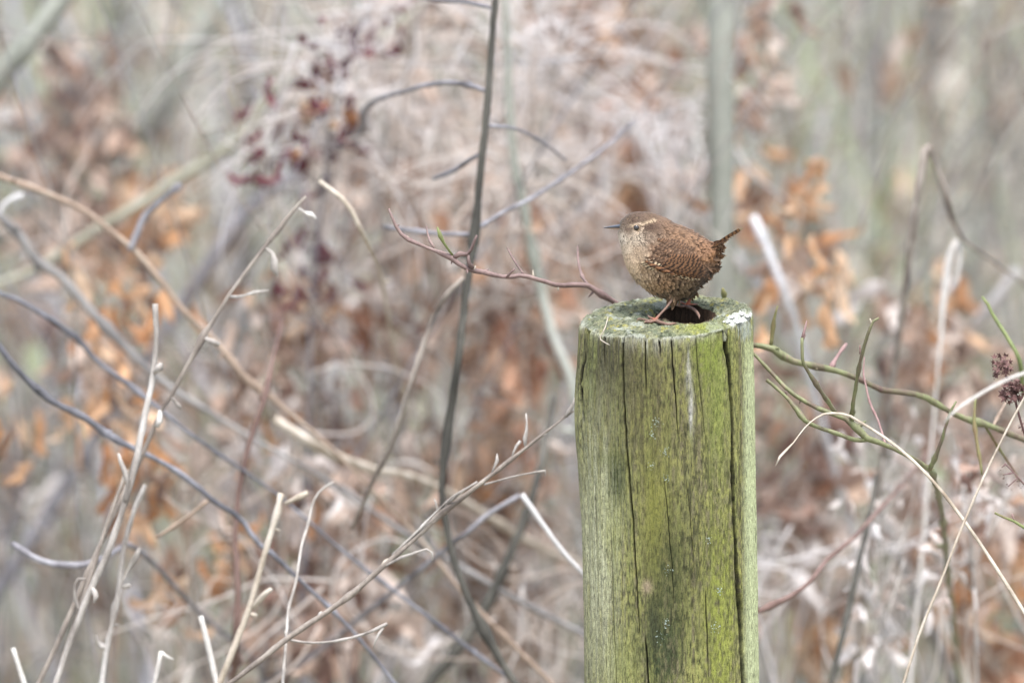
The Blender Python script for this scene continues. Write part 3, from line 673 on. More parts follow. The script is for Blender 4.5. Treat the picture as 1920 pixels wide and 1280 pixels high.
# pale brow, dark line behind the eye, pale ring, mottled cheek
def seg_d(x, y, p, q):
    p, q = np.array(p, float), np.array(q, float); d = q - p; t = np.clip(((x - p[0]) * d[0] + (y - p[1]) * d[1]) / (d @ d), 0, 1)
    return np.hypot(x - p[0] - t * d[0], y - p[1] - t * d[1])
w = np.exp(-(np.minimum(seg_d(x, y, (360, 232), (470, 214)), seg_d(x, y, (470, 214), (560, 178))) / 10) ** 2)[:, None]; w = w * .75 * rng.uniform(.5, 1.1, len(s))[:, None]; base = base * (1 - w) + lin((186, 166, 138)) * w
w = np.exp(-(seg_d(x, y, (468, 250), (570, 228)) / 22) ** 2)[:, None] * .8; base = base * (1 - w) + lin((72, 56, 46)) * w
w = np.exp(-(seg_d(x, y, (320, 258), (392, 250)) / 9) ** 2)[:, None] * .6; base = base * (1 - w) + lin((84, 68, 58)) * w
w = (np.exp(-((np.hypot(x - 425, y - 250) - 36) / 9) ** 2) * .8)[:, None]; base = base * (1 - w) + lin((184, 164, 142)) * w
ck = np.exp(-((x - 450) / 95) ** 2 - ((y - 335) / 65) ** 2) * (rng.random(len(s)) < .33); base = base * (1 - .72 * ck[:, None])
under = np.clip((y - 560) / 120, 0, 1) * np.clip(1.3 - np.abs(x - 680) / 420, 0, 1) * 1.1
barw = np.clip(.16 + .8 * under + .35 * np.clip((x - 720) / 250, 0, 1) + .34 * (y > 230) * (x > 540) * (rng.random(len(s)) < .6), 0, 1) * (s > .3)
ph = rng.uniform(-.12, .12, len(s))
def cf(u, v):
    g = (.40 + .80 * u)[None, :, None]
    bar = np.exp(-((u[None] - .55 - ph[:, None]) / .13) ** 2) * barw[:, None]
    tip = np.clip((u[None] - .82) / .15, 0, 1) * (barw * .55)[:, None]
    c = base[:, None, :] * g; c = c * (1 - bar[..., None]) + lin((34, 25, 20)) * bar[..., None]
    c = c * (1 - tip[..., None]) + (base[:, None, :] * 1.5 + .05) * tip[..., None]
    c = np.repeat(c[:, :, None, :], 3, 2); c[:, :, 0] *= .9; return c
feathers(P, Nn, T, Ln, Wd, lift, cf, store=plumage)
# loose fluff round vent, under the tail and along breast
k = 420
fx = rng.uniform(900, 1130, k); fy = 880 - (fx - 850) * .9 + rng.uniform(-90, 10, k); fy = np.clip(fy, 560, 870)
ang = rng.uniform(-.1, 1.0, k); T = np.stack([np.cos(ang), rng.normal(0, .25, k), -np.sin(ang)], -1)
lat = rng.normal(0, .0045, k); P = np.array([Q(p, q, r_) for p, q, r_ in zip(fx - 60, fy - 50, lat)])
Nn = np.stack([rng.normal(0, .2, k), -np.sign(lat) * 1.0, rng.normal(0, .3, k)], -1); Nn -= T * (T * Nn).sum(1)[:, None] / (T * T).sum(1)[:, None]; Nn /= np.linalg.norm(Nn, axis=1)[:, None]; T /= np.linalg.norm(T, axis=1)[:, None]
fb = plum(fx, fy) * rng.uniform(.8, 1.3, k)[:, None]
def cf2(u, v):
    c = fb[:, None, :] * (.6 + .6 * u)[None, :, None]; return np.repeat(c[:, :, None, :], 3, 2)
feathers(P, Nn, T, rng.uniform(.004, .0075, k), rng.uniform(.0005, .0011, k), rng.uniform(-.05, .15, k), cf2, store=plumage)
# thin down over the tops of the legs
k = 160; sel = rng.random(k); ctr = np.where((sel < .6)[:, None], np.array([745, 845]), np.array([893, 815])) + rng.normal(0, 1, (k, 2)) * [20, 22]
P = np.array([Q(q[0], q[1] - 18, (-.010 if t_ < .6 else .011) + rng.normal(0, .0018)) for q, t_ in zip(ctr, sel)])
T = np.stack([np.where(sel < .6, -.35, .3) + rng.normal(0, .15, k), rng.normal(0, .12, k), -np.ones(k)], -1); T /= np.linalg.norm(T, axis=1)[:, None]
Nn = np.stack([rng.normal(0, .3, k), -np.ones(k), np.zeros(k)], -1); Nn -= T * (T * Nn).sum(1)[:, None]; Nn /= np.linalg.norm(Nn, axis=1)[:, None]
fb = lin((104, 84, 64)) * rng.uniform(.7, 1.3, k)[:, None]
feathers(P, Nn, T, rng.uniform(.003, .0052, k), rng.uniform(.0005, .0009, k), rng.uniform(0, .1, k), cf2, store=plumage)
M['plume'] = colmat("plumage", 0.75, 0.15, sheen=0.15)
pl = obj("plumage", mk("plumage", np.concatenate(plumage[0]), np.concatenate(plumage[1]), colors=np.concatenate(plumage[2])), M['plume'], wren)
pl["kind"] = "stuff"

# sideways distance of the flank at a close-up pixel
gs, ga = np.meshgrid(np.linspace(.02, .99, 160), np.linspace(.01, np.pi - .01, 90), indexing='ij'); gx, gy, gl = [q.ravel() for q in body_pt(gs.ravel(), ga.ravel())]
def flank(x, y): 
    d = (gx - x) ** 2 + (gy - y) ** 2; k = np.argpartition(d, 4)[:4]; return float(gl[k].mean())
def wing(side):
    st = [[], [], [], 0]
    sgn = 1 if side == 'near' else -1
    def QW(x, y, out): 
        return Q(x, y, sgn * (flank(x, y) - out))
    def flight(p0, p1, wpx, out0, out1, base_c, bar_c, nb, spots=None, droop=0.0):
        nu = 46; u = np.linspace(0, 1, nu)
        X = p0[0] + (p1[0] - p0[0]) * u; Y = p0[1] + (p1[1] - p0[1]) * u + droop * np.sin(u * np.pi)
        prof = np.where(u < .8, .8 + .2 * u / .8, np.sqrt(np.clip(1 - ((u - .8) / .21) ** 2, 0.02, 1)))
        d = np.array([p1[0] - p0[0], p1[1] - p0[1]], float); d /= np.hypot(*d); nrm = np.array([-d[1], d[0]])
        V, C = [], []
        for kk in range(nu):
            for jj, v in enumerate((-1, -.34, .34, 1)):
                x, y = X[kk] + nrm[0] * v * wpx * prof[kk], Y[kk] + nrm[1] * v * wpx * prof[kk]
                V.append(QW(x, y, out0 + (out1 - out0) * u[kk] - .0003 * v * v))
                ph_ = .5 + .5 * math.sin(2 * math.pi * (nb * (u[kk] + .035 * math.sin(9 * u[kk] + p0[1])) + .22 * v) + (p0[0] * 12.9 + p0[1] * 7.7) % 7)
                w = min(1, max(0, (ph_ - .42) * 4)); c = lin(base_c) * (1 - w) + lin(bar_c) * w
                if spots is not None and v > .5 and spots[0] < u[kk] < spots[1]:
                    c = lin((222, 202, 168)) if w < .5 else lin((26, 20, 17))
                C.append(c * rnd.uniform(.72, 1.24))
        F = [[kk * 4 + jj, kk * 4 + jj + 1, (kk + 1) * 4 + jj + 1, (kk + 1) * 4 + jj] for kk in range(nu - 1) for jj in range(3)]
        st[0].append(np.array(V)); st[1].append(np.array(F) + st[3]); st[2].append(np.array(C)); st[3] += len(V)
    rust, blk = (116, 84, 60), (40, 30, 24)
    # quills from the lowest upwards, each lying a little farther out
    for q in range(5): flight((600 + 14 * q, 592 - 9 * q), (1060 - 12 * q, 704 - 15 * q), 15, .0014 + .0002 * q, .0034 + .0003 * q, (112, 78, 52), (40, 29, 23), 12, spots=(.16, .84) if q in (0, 1) else None, droop=8)
    for q in range(7): flight((640 + 14 * q, 556 - 14 * q), (1046 - 16 * q, 654 - 30 * q), 19, .0024 + .0002 * q, .0046 + .0003 * q, rust, blk, 9, droop=4)
    # wing coverts: overlapping rows of small barred feathers
    for (xa, ya, xb, yb, nrow, Lp, Wp, out) in [(520, 515, 700, 548, 12, 92, 20, .0032), (545, 478, 770, 488, 14, 92, 21, .0036), (560, 440, 810, 442, 15, 86, 20, .0040), (585, 405, 830, 408, 14, 80, 19, .0042), (620, 372, 820, 376, 11, 72, 18, .0040), (500, 480, 560, 560, 5, 70, 17, .0030), (600, 345, 780, 350, 9, 70, 17, .0030)]:
        for q in range(nrow):
            t_ = (q + rnd.uniform(-.3, .3)) / max(1, nrow - 1); x, y = xa + (xb - xa) * t_, ya + (yb - ya) * t_ + rnd.uniform(-8, 8); an = R(rnd.uniform(12, 34)); Lq = Lp * rnd.uniform(.85, 1.3)
            flight((x, y), (x + Lq * math.cos(an), y + Lq * math.sin(an)), Wp * .85, out * .5 - .0004, out * .5 + .0001, rnd.choice([(106, 82, 64), (112, 85, 64), (96, 75, 59)]), rnd.choice([(66, 49, 38), (76, 57, 44)]), rnd.uniform(2.2, 3.6))
    for q in range(4): flight((462 + 10 * q, 545 - 6 * q), (575 + 22 * q, 598 - 14 * q), 13, .0016 + .0003 * q, .0026 + .0003 * q, (190, 168, 138), (30, 24, 21), 4)
    # covert edge with pale spots
    for q in range(6): flight((500 + 30 * q, 520 + 12 * q), (570 + 36 * q, 570 + 13 * q), 12, .0034, .0040, (120, 84, 58), (50, 36, 28), 2)
    me = mk("wing", np.concatenate(st[0]), np.concatenate(st[1]), colors=np.concatenate(st[2]))
    return obj("wing", me, M['plume'], wren)
wing('near'); wing('far')

def tail():
    st = [[], [], [], 0]
    def fe(p0, p1, wpx, lat0, lat1, base_c, bar_c, nb, tip=None, edge=None):
        nu = 40; u = np.linspace(0, 1, nu); d = np.array([p1[0] - p0[0], p1[1] - p0[1]], float); d /= np.hypot(*d); nrm = np.array([-d[1], d[0]])
        prof = np.where(u < .86, .75 + .25 * u, np.sqrt(np.clip(1 - ((u - .86) / .145) ** 2, .05, 1)))
        V, C = [], []
        for kk in range(nu):
            for v in (-1, 0, 1):
                x = p0[0] + (p1[0] - p0[0]) * u[kk] + nrm[0] * v * wpx * prof[kk]; y = p0[1] + (p1[1] - p0[1]) * u[kk] + nrm[1] * v * wpx * prof[kk] - 10 * math.sin(u[kk] * 3.14)
                V.append(Q(x, y, lat0 + (lat1 - lat0) * u[kk] + .0006 * v))
                w = min(1, max(0, (math.sin(2 * math.pi * (nb * u[kk] + .08 * v)) - .1) * 4)); c = lin(base_c) * (1 - w) + lin(bar_c) * w
                if edge is not None and v == 1 and w < .5: c = lin(edge)
                if tip is not None and u[kk] > .9: c = lin(tip)
                C.append(c * rnd.uniform(.85, 1.15))
        F = [[kk * 3 + jj, kk * 3 + jj + 1, (kk + 1) * 3 + jj + 1, (kk + 1) * 3 + jj] for kk in range(nu - 1) for jj in range(2)]
        st[0].append(np.array(V)); st[1].append(np.array(F) + st[3]); st[2].append(np.array(C)); st[3] += len(V)
    for q in range(6):
        fe((1040, 450 + q * 5), (1340 - q * 22, 258 + q * 18), 15, (-1 + .4 * q) * .002, (-1 + .4 * q) * .0035, (132, 96, 66), (52, 38, 30), 9, tip=(172, 152, 126) if q == 0 else None, edge=(206, 192, 174) if q > 1 else None)
    E = np.array([(1218, 352), (1212, 384), (1206, 425), (1196, 485), (1172, 562), (1140, 640), (1085, 705)], float); B0 = np.array([(1052, 420), (1050, 440), (1045, 470), (1040, 510), (1030, 560), (1010, 610), (985, 650)], float)
    for q in range(240):      # soft coverts round the tail's root, pale tipped
        t_ = rnd.random() ** .8 * 6; k = min(int(t_), 5); e = E[k] * (1 - t_ + k) + E[k + 1] * (t_ - k); b_ = B0[k] * (1 - t_ + k) + B0[k + 1] * (t_ - k)
        f0, f1 = rnd.uniform(-.1, .5), rnd.uniform(.55, .93); p0_ = b_ + (e - b_) * f0 + np.array([rnd.gauss(0, 9), rnd.gauss(0, 9)]); p1_ = b_ + (e - b_) * f1 + np.array([rnd.gauss(0, 8), rnd.gauss(0, 8)])
        fe(tuple(p0_), tuple(p1_), rnd.uniform(4, 9), rnd.uniform(-.009, .009) * (1 - f0 * .4), rnd.uniform(-.0075, .0075), rnd.choice([(150, 112, 76), (134, 102, 74), (156, 120, 84), (122, 94, 72)]), rnd.choice([(98, 72, 52), (116, 86, 62), (84, 62, 46)]), 1.6, tip=(196, 176, 150) if rnd.random() < .34 else None)
    obj("tail", mk("tail", np.concatenate(st[0]), np.concatenate(st[1]), colors=np.concatenate(st[2])), M['plume'], wren)
tail()

M['beak'] = colmat("beak_horn", 0.32, 0.5)
def beak_part(name, rows, c0, c1):
    V, C = [], []; K = 14
    for (x, yt, yb, w) in rows:
        for q in range(K):
            t_ = 2 * math.pi * q / K
            V.append(Q(x, (yt + yb) / 2 - (yb - yt) / 2 * math.cos(t_), w * MMP * math.sin(t_))); f = .5 + .5 * math.cos(t_); C.append(lin(c1) * (1 - f) + lin(c0) * f)
    n = len(rows); F = [[i_ * K + q, i_ * K + (q + 1) % K, (i_ + 1) * K + (q + 1) % K, (i_ + 1) * K + q] for i_ in range(n - 1) for q in range(K)] + [list(range(K)), [(n - 1) * K + q for q in range(K)]]
    obj(name, mk(name, V, F, colors=np.array(C)), M['beak'], wren)
beak_part("upper_beak", [(318, 218, 266, 26), (290, 229, 265, 22), (250, 237, 264, 15), (210, 245, 264, 10.5), (175, 252, 264, 6.5), (146, 260, 265, 2)], (78, 86, 98), (40, 37, 39))  # bluish sheen painted along the top of the dark bill
beak_part("lower_beak", [(318, 256, 288, 22), (290, 259, 281, 18), (250, 260, 276, 12.5), (210, 261, 272, 8.5), (180, 262.5, 269, 5), (156, 263.5, 266.5, 2)], (84, 72, 64), (160, 132, 106))

m, t, b = newmat("eye_gloss"); b.inputs["Base Color"].default_value = (.012, .008, .006, 1); b.inputs["Roughness"].default_value = .02; b.inputs["Specular IOR Level"].default_value = 1.0
import bmesh
for sg in (1, -1):
    bm = bmesh.new(); bmesh.ops.create_uvsphere(bm, u_segments=20, v_segments=14, radius=.0023)
    me = bpy.data.meshes.new("eye"); bm.to_mesh(me); bm.free(); me.polygons.foreach_set("use_smooth", [True] * len(me.polygons)); me.materials.append(m)
    o = bpy.data.objects.new("eye", me); COL.objects.link(o); o.parent = wren
    p = Q(425, 250, sg * (flank(425, 250) + .0010)); o.location = Vector(p) - wren.location
    rp = [[*(p + np.array([math.cos(q), -sg * .0011, math.sin(q)]) * np.array([.0021, 1, .0020])), .00033] for q in np.linspace(0, 2 * np.pi, 17)]
    V, F = tube_geo(catmull(np.array(rp), 40)[:, :3], np.full(40, .00033), 6, 1, .3, 5)
    rg = obj("eye_ring", mk("eye_ring", V, F, colors=np.tile(lin((150, 130, 110)), (len(V), 1))), M['plume'], wren)

# ------------------------------------------------------------------ traced stems and twigs
def plant(name, label, cat, mat, main, dd=None, root=None, twigs=(), group=None, extend=None, nodes=6, sides=8, flat=1.0, wob=0.0, rscale=1.0, part="stem", step=.006):
    """root: 'end'/'start' = which end of the main line runs down to the ground, with (dx,dy) travel; extend: same, up and away out of view"""
    P = pxpath(main, dd, rscale)
    if root:
        w, tw = root
        if w == 'end': P = P + to_ground(P[-1], P[-2], tw)
        else: P = to_ground(P[0], P[1], tw)[::-1] + P
    if extend:
        w, v, rm = extend
        if w == 'end': p = P[-1]; P = P + [[p[0] + v[0], p[1] + v[1], p[2] + v[2], p[3] * rm]]
        else: p = P[0]; P = [[p[0] + v[0], p[1] + v[1], p[2] + v[2], p[3] * rm]] + P
    base = min(P, key=lambda q: q[2])
    t = thing(name, label, cat, tuple(base[:3]), group)
    stem(part, P, mat, t, sides=sides, flat=flat, nodes=nodes, wob=wob, step=step)
    for tw in twigs:
        rows, m2 = (tw[0], tw[1]) if isinstance(tw, tuple) else (tw, mat)
        nm = tw[2] if isinstance(tw, tuple) and len(tw) > 2 else "side_twig"
        d2 = dd if len(rows[0]) == 3 else None
        stem(nm, pxpath(rows, d2, rscale), m2, t, sides=7, nodes=2 if nm == "side_twig" else 0, step=.004)
    return t

G = M
# rose branch passing behind the post
rb = plant("rose_branch", "purple brown rose branch arching behind the post, bare twigs either side of it", "branch", M['rose'],
      [(729, 391, .03, 2.6), (737, 413, .03, 3.0), (749, 436, .03, 3.2), (763, 448, .03, 3.8), (793, 461, .03, 3.8), (821, 472, .03, 4.0), (849, 485, .03, 4.4), (863, 497, .03, 4.4), (880, 505, .03, 4.4), (914, 512, .035, 4.6), (947, 520, .035, 4.8), (981, 516, .04, 5.0), (1009, 524, .04, 5.0), (1046, 535, .045, 5.2), (1074, 534, .05, 5.2), (1102, 535, .055, 5.4), (1127, 551, .06, 5.6), (1155, 568, .065, 5.6), (1290, 612, .085, 6.2), (1413, 648, .09, 6.6)],
      rscale=.88, twigs=[[(850, 483, .03, 4), (863, 476, .03, 4), (879, 476, .028, 4), (886, 461, .026, 3.4), (894, 441, .024, 2.8)], [(879, 478, .028, 3.6), (879, 492, .028, 3.6), (886, 503, .03, 3.8)],
             ([(849, 479, .03, 2.4), (838, 464, .026, 2.6), (827, 447, .022, 2.5), (820, 426, .02, 1.6)], M['green']), [(814, 464, .03, 2.0), (805, 450, .035, 1.8), (799, 423, .04, 1.2)],
             [(981, 513, .04, 2.6), (967, 493, .05, 2.3), (951, 465, .06, 1.4)], [(950, 520, .035, 2.2), (959, 510, .03, 2.0), (966, 504, .028, 1.4)], [(1101, 533, .055, 3.0), (1089, 511, .07, 2.8), (1084, 486, .08, 2.6), (1083, 461, .09, 1.4)],
             ([(888, 505, .03, 2.6), (892, 498, .03, .8)], M['straw'], "thorn"), ([(1000, 519, .04, 3.0), (999, 506, .04, .8)], M['straw'], "thorn"), ([(1046, 536, .045, 3), (1047, 545, .045, 1.5)], M['straw'], "bud"), ([(848, 487, .03, 2.5), (846, 495, .03, 1.0)], M['rose'], "bud"),
             ([(762, 447, .03, 3.4), (766, 443, .03, 2.2)], M['straw'], "bud")])
stem("green_stem", pxpath([(1405, 646, .09, 6.6), (1445, 651, .09, 6.4), (1459, 660, .09, 6.4), (1480, 675, .09, 6.6), (1504, 681, .095, 6.2), (1554, 691, .10, 6.2), (1602, 706, .105, 6.4), (1652, 730, .11, 6.8), (1697, 736, .115, 7.0), (1730, 742, .12, 7.2), (1762, 760, .125, 6.8), (1798, 780, .13, 6.4), (1857, 798, .135, 6.4), (1921, 825, .14, 6.6), (2100, 910, .17, 7.5)], None, .84) + [[.46, .30, .45, .003], [.60, .42, 0, .0035]], M['rose_green'], rb, nodes=16, sides=9)
for rows, m in [([(1445, 650, .09, 4.4), (1448, 628, .09, 3.6), (1450, 605, .088, 3.0), (1458, 573, .085, 1.4)], M['olive']), ([(1557, 691, .10, 4), (1570, 668, .11, 3.4), (1587, 644, .12, 2.4)], M['pinktwig']),
                ([(1829, 745, .125, 1.8), (1827, 786, .12, 3.2), (1833, 837, .115, 3.2), (1838, 865, .112, 3.2), (1841, 890, .11, 1.8)], M['olive']), ([(1848, 800, .135, 2.6), (1869, 834, .15, 2.4), (1892, 868, .16, 2.0), (1913, 902, .17, 1.4)], M['olive']), ([(1863, 797, .135, 3.2), (1876, 772, .16, 2.8), (1888, 752, .18, 2.0)], M['tan']),
                ([(1356, 575, .11, 3.4), (1358, 556, .105, 3.4), (1355, 541, .10, 2.4)], M['olive']), ([(1320, 580, .14, 3), (1316, 556, .14, 2.6)], M['pinktwig'])]:
    stem("side_twig", pxpath(rows), m, rb, nodes=2, step=.004)

# green twig in front of it
gt = plant("green_rose_twig", "thin green rose twig with upright shoots right of the post, bent straw draped over it", "twig", M['rose_green'],
      [(1404, 654, .04, 3.4), (1413, 663, .04, 3.6), (1439, 690, .03, 4.0), (1459, 712, .025, 4.2), (1479, 733, .02, 4.8), (1502, 748, .02, 4.8), (1528, 763, .015, 5.0), (1557, 774, .01, 5.2), (1578, 782, .01, 5.6), (1597, 789, .01, 6.2), (1608, 804, .01, 6.2), (1620, 818, .01, 6.6), (1628, 823, .01, 6.4), (1658, 832, .012, 5.6), (1685, 846, .015, 5.2), (1715, 861, .02, 5.2), (1741, 879, .03, 5.4), (1752, 900, .10, 5.4), (1766, 960, .30, 5.6)],
      root=('end', (.12, .25)), nodes=14,
      rscale=.88, twigs=[[(1437, 712, .02, 4.0), (1445, 718, .02, 3.4), (1459, 730, .02, 3.8), (1478, 748, .015, 4.0), (1495, 769, .01, 4.2), (1510, 788, .008, 4.6), (1528, 798, .008, 4.6), (1560, 809, .008, 4.8), (1590, 820, .008, 5.0), (1608, 825, .01, 5.4), (1626, 823, .01, 5.6)],
             [(1743, 879, .03, 4.4), (1753, 858, .025, 4.2), (1761, 838, .022, 4.0), (1768, 819, .02, 3.6), (1775, 793, .015, 3.6), (1786, 764, .01, 3.2), (1793, 752, .01, 2.0)],
             ([(1566, 773, .01, 5.0), (1551, 751, .0, 4.6), (1531, 721, -.01, 4.4), (1514, 694, -.015, 4.0), (1505, 677, -.02, 4.0), (1504, 653, -.02, 3.8), (1504, 633, -.02, 3.8)], M['rose_green']), ([(1504, 634, -.02, 3.4), (1508, 620, -.02, 2.0), (1513, 601, -.02, 1.0)], M['pinktwig']), ([(1506, 636, -.02, 2.4), (1511, 627, -.02, 1.4)], M['rose'], "bud"),
             ([(1598, 779, .01, 4.6), (1599, 760, .0, 4.4), (1605, 724, -.01, 4.4), (1612, 682, -.02, 4.2), (1620, 650, -.025, 4.0), (1632, 614, -.03, 3.6), (1637, 602, -.03, 3.4), (1648, 596, -.03, 2.4)], M['rose_green']), ([(1634, 606, -.03, 2.4), (1631, 597, -.03, 1.4)], M['straw'], "bud"), ([(1613, 664, -.02, 2.4), (1612, 647, -.02, 1.6)], M['redstem'], "bud"),
             [(1597, 790, .01, 4.0), (1598, 770, .006, 4.2)],
             ([(1660, 833, .012, 2.6), (1647, 790, .03, 2.4), (1629, 748, .05, 2.4), (1624, 725, .055, 2.4), (1619, 700, .06, 2.0), (1621, 669, .065, 1.0)], M['pinktwig']),
             ([(1502, 748, .02, 3), (1499, 757, .02, 1.2)], M['rose'], "bud"), ([(1474, 733, .02, 3), (1474, 742, .02, 1.4)], M['rose'], "bud"), ([(1532, 719, -.01, 3), (1537, 714, -.01, 1.2)], M['rose'], "bud"), ([(1620, 818, .01, 4.5), (1622, 812, .01, 2)], M['dark'], "bud")])

# straws
plant("bent_straw", "long cream straw bent sharply over the green rose twig, its thin seed tip hanging", "straw", M['straw'],
      [(1454, 873, -.03, 1.2), (1459, 861, -.03, 3.2), (1472, 846, -.028, 3.6), (1489, 828, -.025, 1.9), (1505, 806, -.02, 1.7), (1521, 790, -.015, 2.0), (1540, 778, -.008, 3.0), (1556, 773, -.004, 4.2), (1570, 777, -.004, 4.4), (1584, 775, -.006, 3.6), (1602, 785, -.01, 3.8), (1634, 804, -.012, 4.0), (1667, 826, -.015, 4.2), (1706, 858, -.02, 4.5), (1747, 899, -.025, 4.8), (1815, 986, -.03, 5.0), (1869, 1066, -.035, 5.2), (1922, 1150, -.04, 5.4), (1990, 1265, -.05, 5.6)], root=('end', (.12, -.05)), rscale=.68, nodes=0, flat=.7)
plant("pale_grass", "soft whitish grass blade rising to the right edge, its tip near dark seed heads", "grass", M['paleblade'],
      [(1768, 794, -.30, 2.0), (1792, 769, -.30, 4.0), (1827, 745, -.30, 5.5), (1875, 718, -.30, 5.5), (1925, 698, -.30, 5.5), (2010, 690, -.30, 5.5), (2080, 740, -.30, 5.5)], root=('end', (.1, .0)), rscale=.6, nodes=0, flat=.35)
plant("thin_straw", "thin straight tan straw leaning up to the right edge, crossing the bent straw", "straw", M['straw'],
      [(1694, 1280, -.09, 3.0), (1726, 1182, -.085, 2.8), (1759, 1102, -.08, 2.7), (1807, 980, -.07, 2.6), (1842, 900, -.06, 2.4), (1875, 831, -.055, 2.2), (1922, 742, -.05, 2.0), (1960, 672, -.05, 1.0)], root=('start', (-.05, .0)), nodes=0)

def seed_head(t, px, py, dd, rp, n):
    V, F = [], []
    for q in range(n):
        a, rr = rnd.uniform(0, 6.28), rp * math.sqrt(rnd.random()) * .85
        c = at(px + rr * math.cos(a), py + rr * math.sin(a), dd + rnd.uniform(-1, 1) * rp * S * D0); r = rp * S * D0 * rnd.uniform(.20, .34)
        ax = np.array([rnd.gauss(0, 1), rnd.gauss(0, 1), rnd.gauss(-.4, 1)]); ax /= np.linalg.norm(ax); e1 = np.cross(ax, [.3, .9, .1]); e1 /= np.linalg.norm(e1); e2 = np.cross(ax, e1)
        b0 = len(V); V.append(c)
        for k in range(10):
            w = k / 10 * 6.283; s2 = 1.25 if k % 2 == 0 else .55; V.append(c + (e1 * math.cos(w) + e2 * math.sin(w)) * r * s2 + ax * r * (.7 if k % 2 == 0 else .35))
        V.append(c + ax * r * .25); F += [[b0, b0 + 1 + (k + 1) % 10, b0 + 1 + k] for k in range(10)] + [[b0 + 11, b0 + 1 + k, b0 + 1 + (k + 1) % 10] for k in range(10)]
    obj("seed_head", mk("seed_head", V, F, False), M['seed'], t)
sh = plant("dry_flower_stalk", "dark red brown stalk at the right edge carrying two star shaped dry flower clusters", "dry flower", M['seed'],
      [(1902, 742, .02, 2.2), (1907, 765, .02, 2.2), (1914, 790, .02, 2.2), (1930, 840, .03, 2.5), (1960, 960, .05, 3.0)], root=('end', (.08, .1)), nodes=0,
      twigs=[[(1884, 704, .02, 1.4), (1893, 712, .02, 1.6), (1902, 742, .02, 2.0)], [(1866, 708, .02, 1.2), (1872, 700, .02, 1.2)]])
seed_head(sh, 1877, 684, .02, 22, 48); seed_head(sh, 1901, 733, .02, 26, 64); seed_head(sh, 1868, 705, .02, 8, 5); seed_head(sh, 1916, 800, .03, 9, 8)
s2 = plant("berry_spray", "small drooping spray of dark dry berries low at the right edge below the flower clusters", "dry flower", M['pinktwig'],
      [(1884, 868, .05, 1.4), (1900, 885, .05, 1.6), (1912, 898, .05, 1.6), (1940, 935, .06, 2.0)], root=('end', (.06, .15)), nodes=0,
      twigs=[[(1880, 890, .05, 1), (1900, 886, .05, 1.2)], [(1890, 912, .05, 1), (1908, 896, .05, 1.2)], [(1878, 876, .05, 1), (1886, 870, .05, 1.2)]])
for q in [(1878, 882, 6), (1880, 895, 5), (1890, 912, 6), (1896, 918, 4), (1910, 902, 6), (1914, 912, 5), (1888, 870, 4)]: seed_head(s2, q[0], q[1], .05, q[2], 4)
plant("hooked_shoot", "slender green shoot hooking over at the upper right edge above the seed heads", "shoot", M['green'],
      [(1841, 556, .18, 2.0), (1850, 566, .18, 3.0), (1860, 587, .18, 3.4), (1887, 629, .175, 3.8), (1905, 660, .17, 4.2), (1913, 680, .17, 4.4), (1917, 720, .18, 4.6), (1935, 800, .2, 5)], root=('end', (.1, .2)), nodes=3)
plant("forked_shoot", "short green forked twig tip entering at the right edge beside the bent straw", "shoot", M['green'],
      [(1865, 961, .04, 2.0), (1884, 970, .04, 2.4), (1902, 977, .04, 2.8), (1925, 992, .04, 3.2), (1980, 1020, .05, 3.6)], root=('end', (.08, .1)), nodes=3, twigs=[([(1902, 977, .04, 1.8), (1897, 962, .04, .8)], M['pinktwig'])])

# right side, behind
plant("snapped_stalk", "tall grey brown stalk snapped at its peak, two arms drooping, upper right", "stalk", M['weed'],
      [(1672, 730, .62, 6), (1684, 640, .6, 6.5), (1697, 540, .58, 6.5), (1709, 440, .56, 6.5), (1724, 350, .55, 6), (1737, 272, .55, 7), (1750, 300, .56, 5.5), (1775, 368, .57, 7.5), (1785, 410, .58, 5.5), (1806, 450, .6, 4.0), (1850, 480, .62, 3.2), (1905, 520, .65, 2.8), (1960, 575, .7, 2.2)], root=('start', (-.06, .1)), nodes=5)
plant("folded_grass", "pair of pale folded grass blades hanging under the snapped stalk", "grass", M['paleblade'],
      [(1765, 620, .6, 4), (1772, 540, .6, 7), (1785, 470, .6, 7), (1796, 448, .6, 5), (1798, 480, .6, 6), (1793, 540, .6, 5)], root=('start', (.0, .2)), nodes=0, flat=.3)
plant("bleached_stick", "straight white bleached stick leaning left just behind the bird's tail", "stick", M['bluewhite'],
      [(1412, 405, .85, 9), (1440, 470, .85, 10), (1470, 545, .85, 10), (1495, 620, .87, 10), (1520, 720, .9, 10), (1560, 860, .95, 10)], root=('end', (.15, .3)), rscale=.75, nodes=2)
plant("bleached_stick", "pale bleached stick rising diagonally to the right edge behind the rose branch", "stick", M['palegrey'],
      [(1560, 900, 1.25, 8), (1640, 812, 1.22, 9), (1720, 730, 1.2, 10), (1800, 640, 1.18, 9), (1860, 570, 1.16, 10), (1908, 508, 1.15, 11)], root=('start', (-.2, .2)), nodes=2)
plant("bleached_stick", "faint pale stick crossing from under the beak down behind the bird's tail", "stick", M['palegrey'],
      [(1180, 230, 1.25, 9), (1250, 320, 1.25, 10), (1320, 400, 1.25, 10), (1400, 510, 1.25, 10), (1450, 600, 1.35, 10)], root=('end', (.2, .3)), nodes=2)
plant("wiry_stem", "thin purplish wiry stem sloping up from the right side of the post, low down", "stem", M['redstem'],
      [(1380, 1165, .25, 3.6), (1424, 1145, .25, 3.8), (1474, 1122, .26, 4.0), (1512, 1096, .28, 4.2), (1550, 1050, .32, 4.4), (1600, 1008, .36, 4.0), (1640, 965, .42, 4.0), (1690, 910, .5, 3.6), (1740, 850, .6, 3)], root=('start', (-.05, .3)), nodes=3)
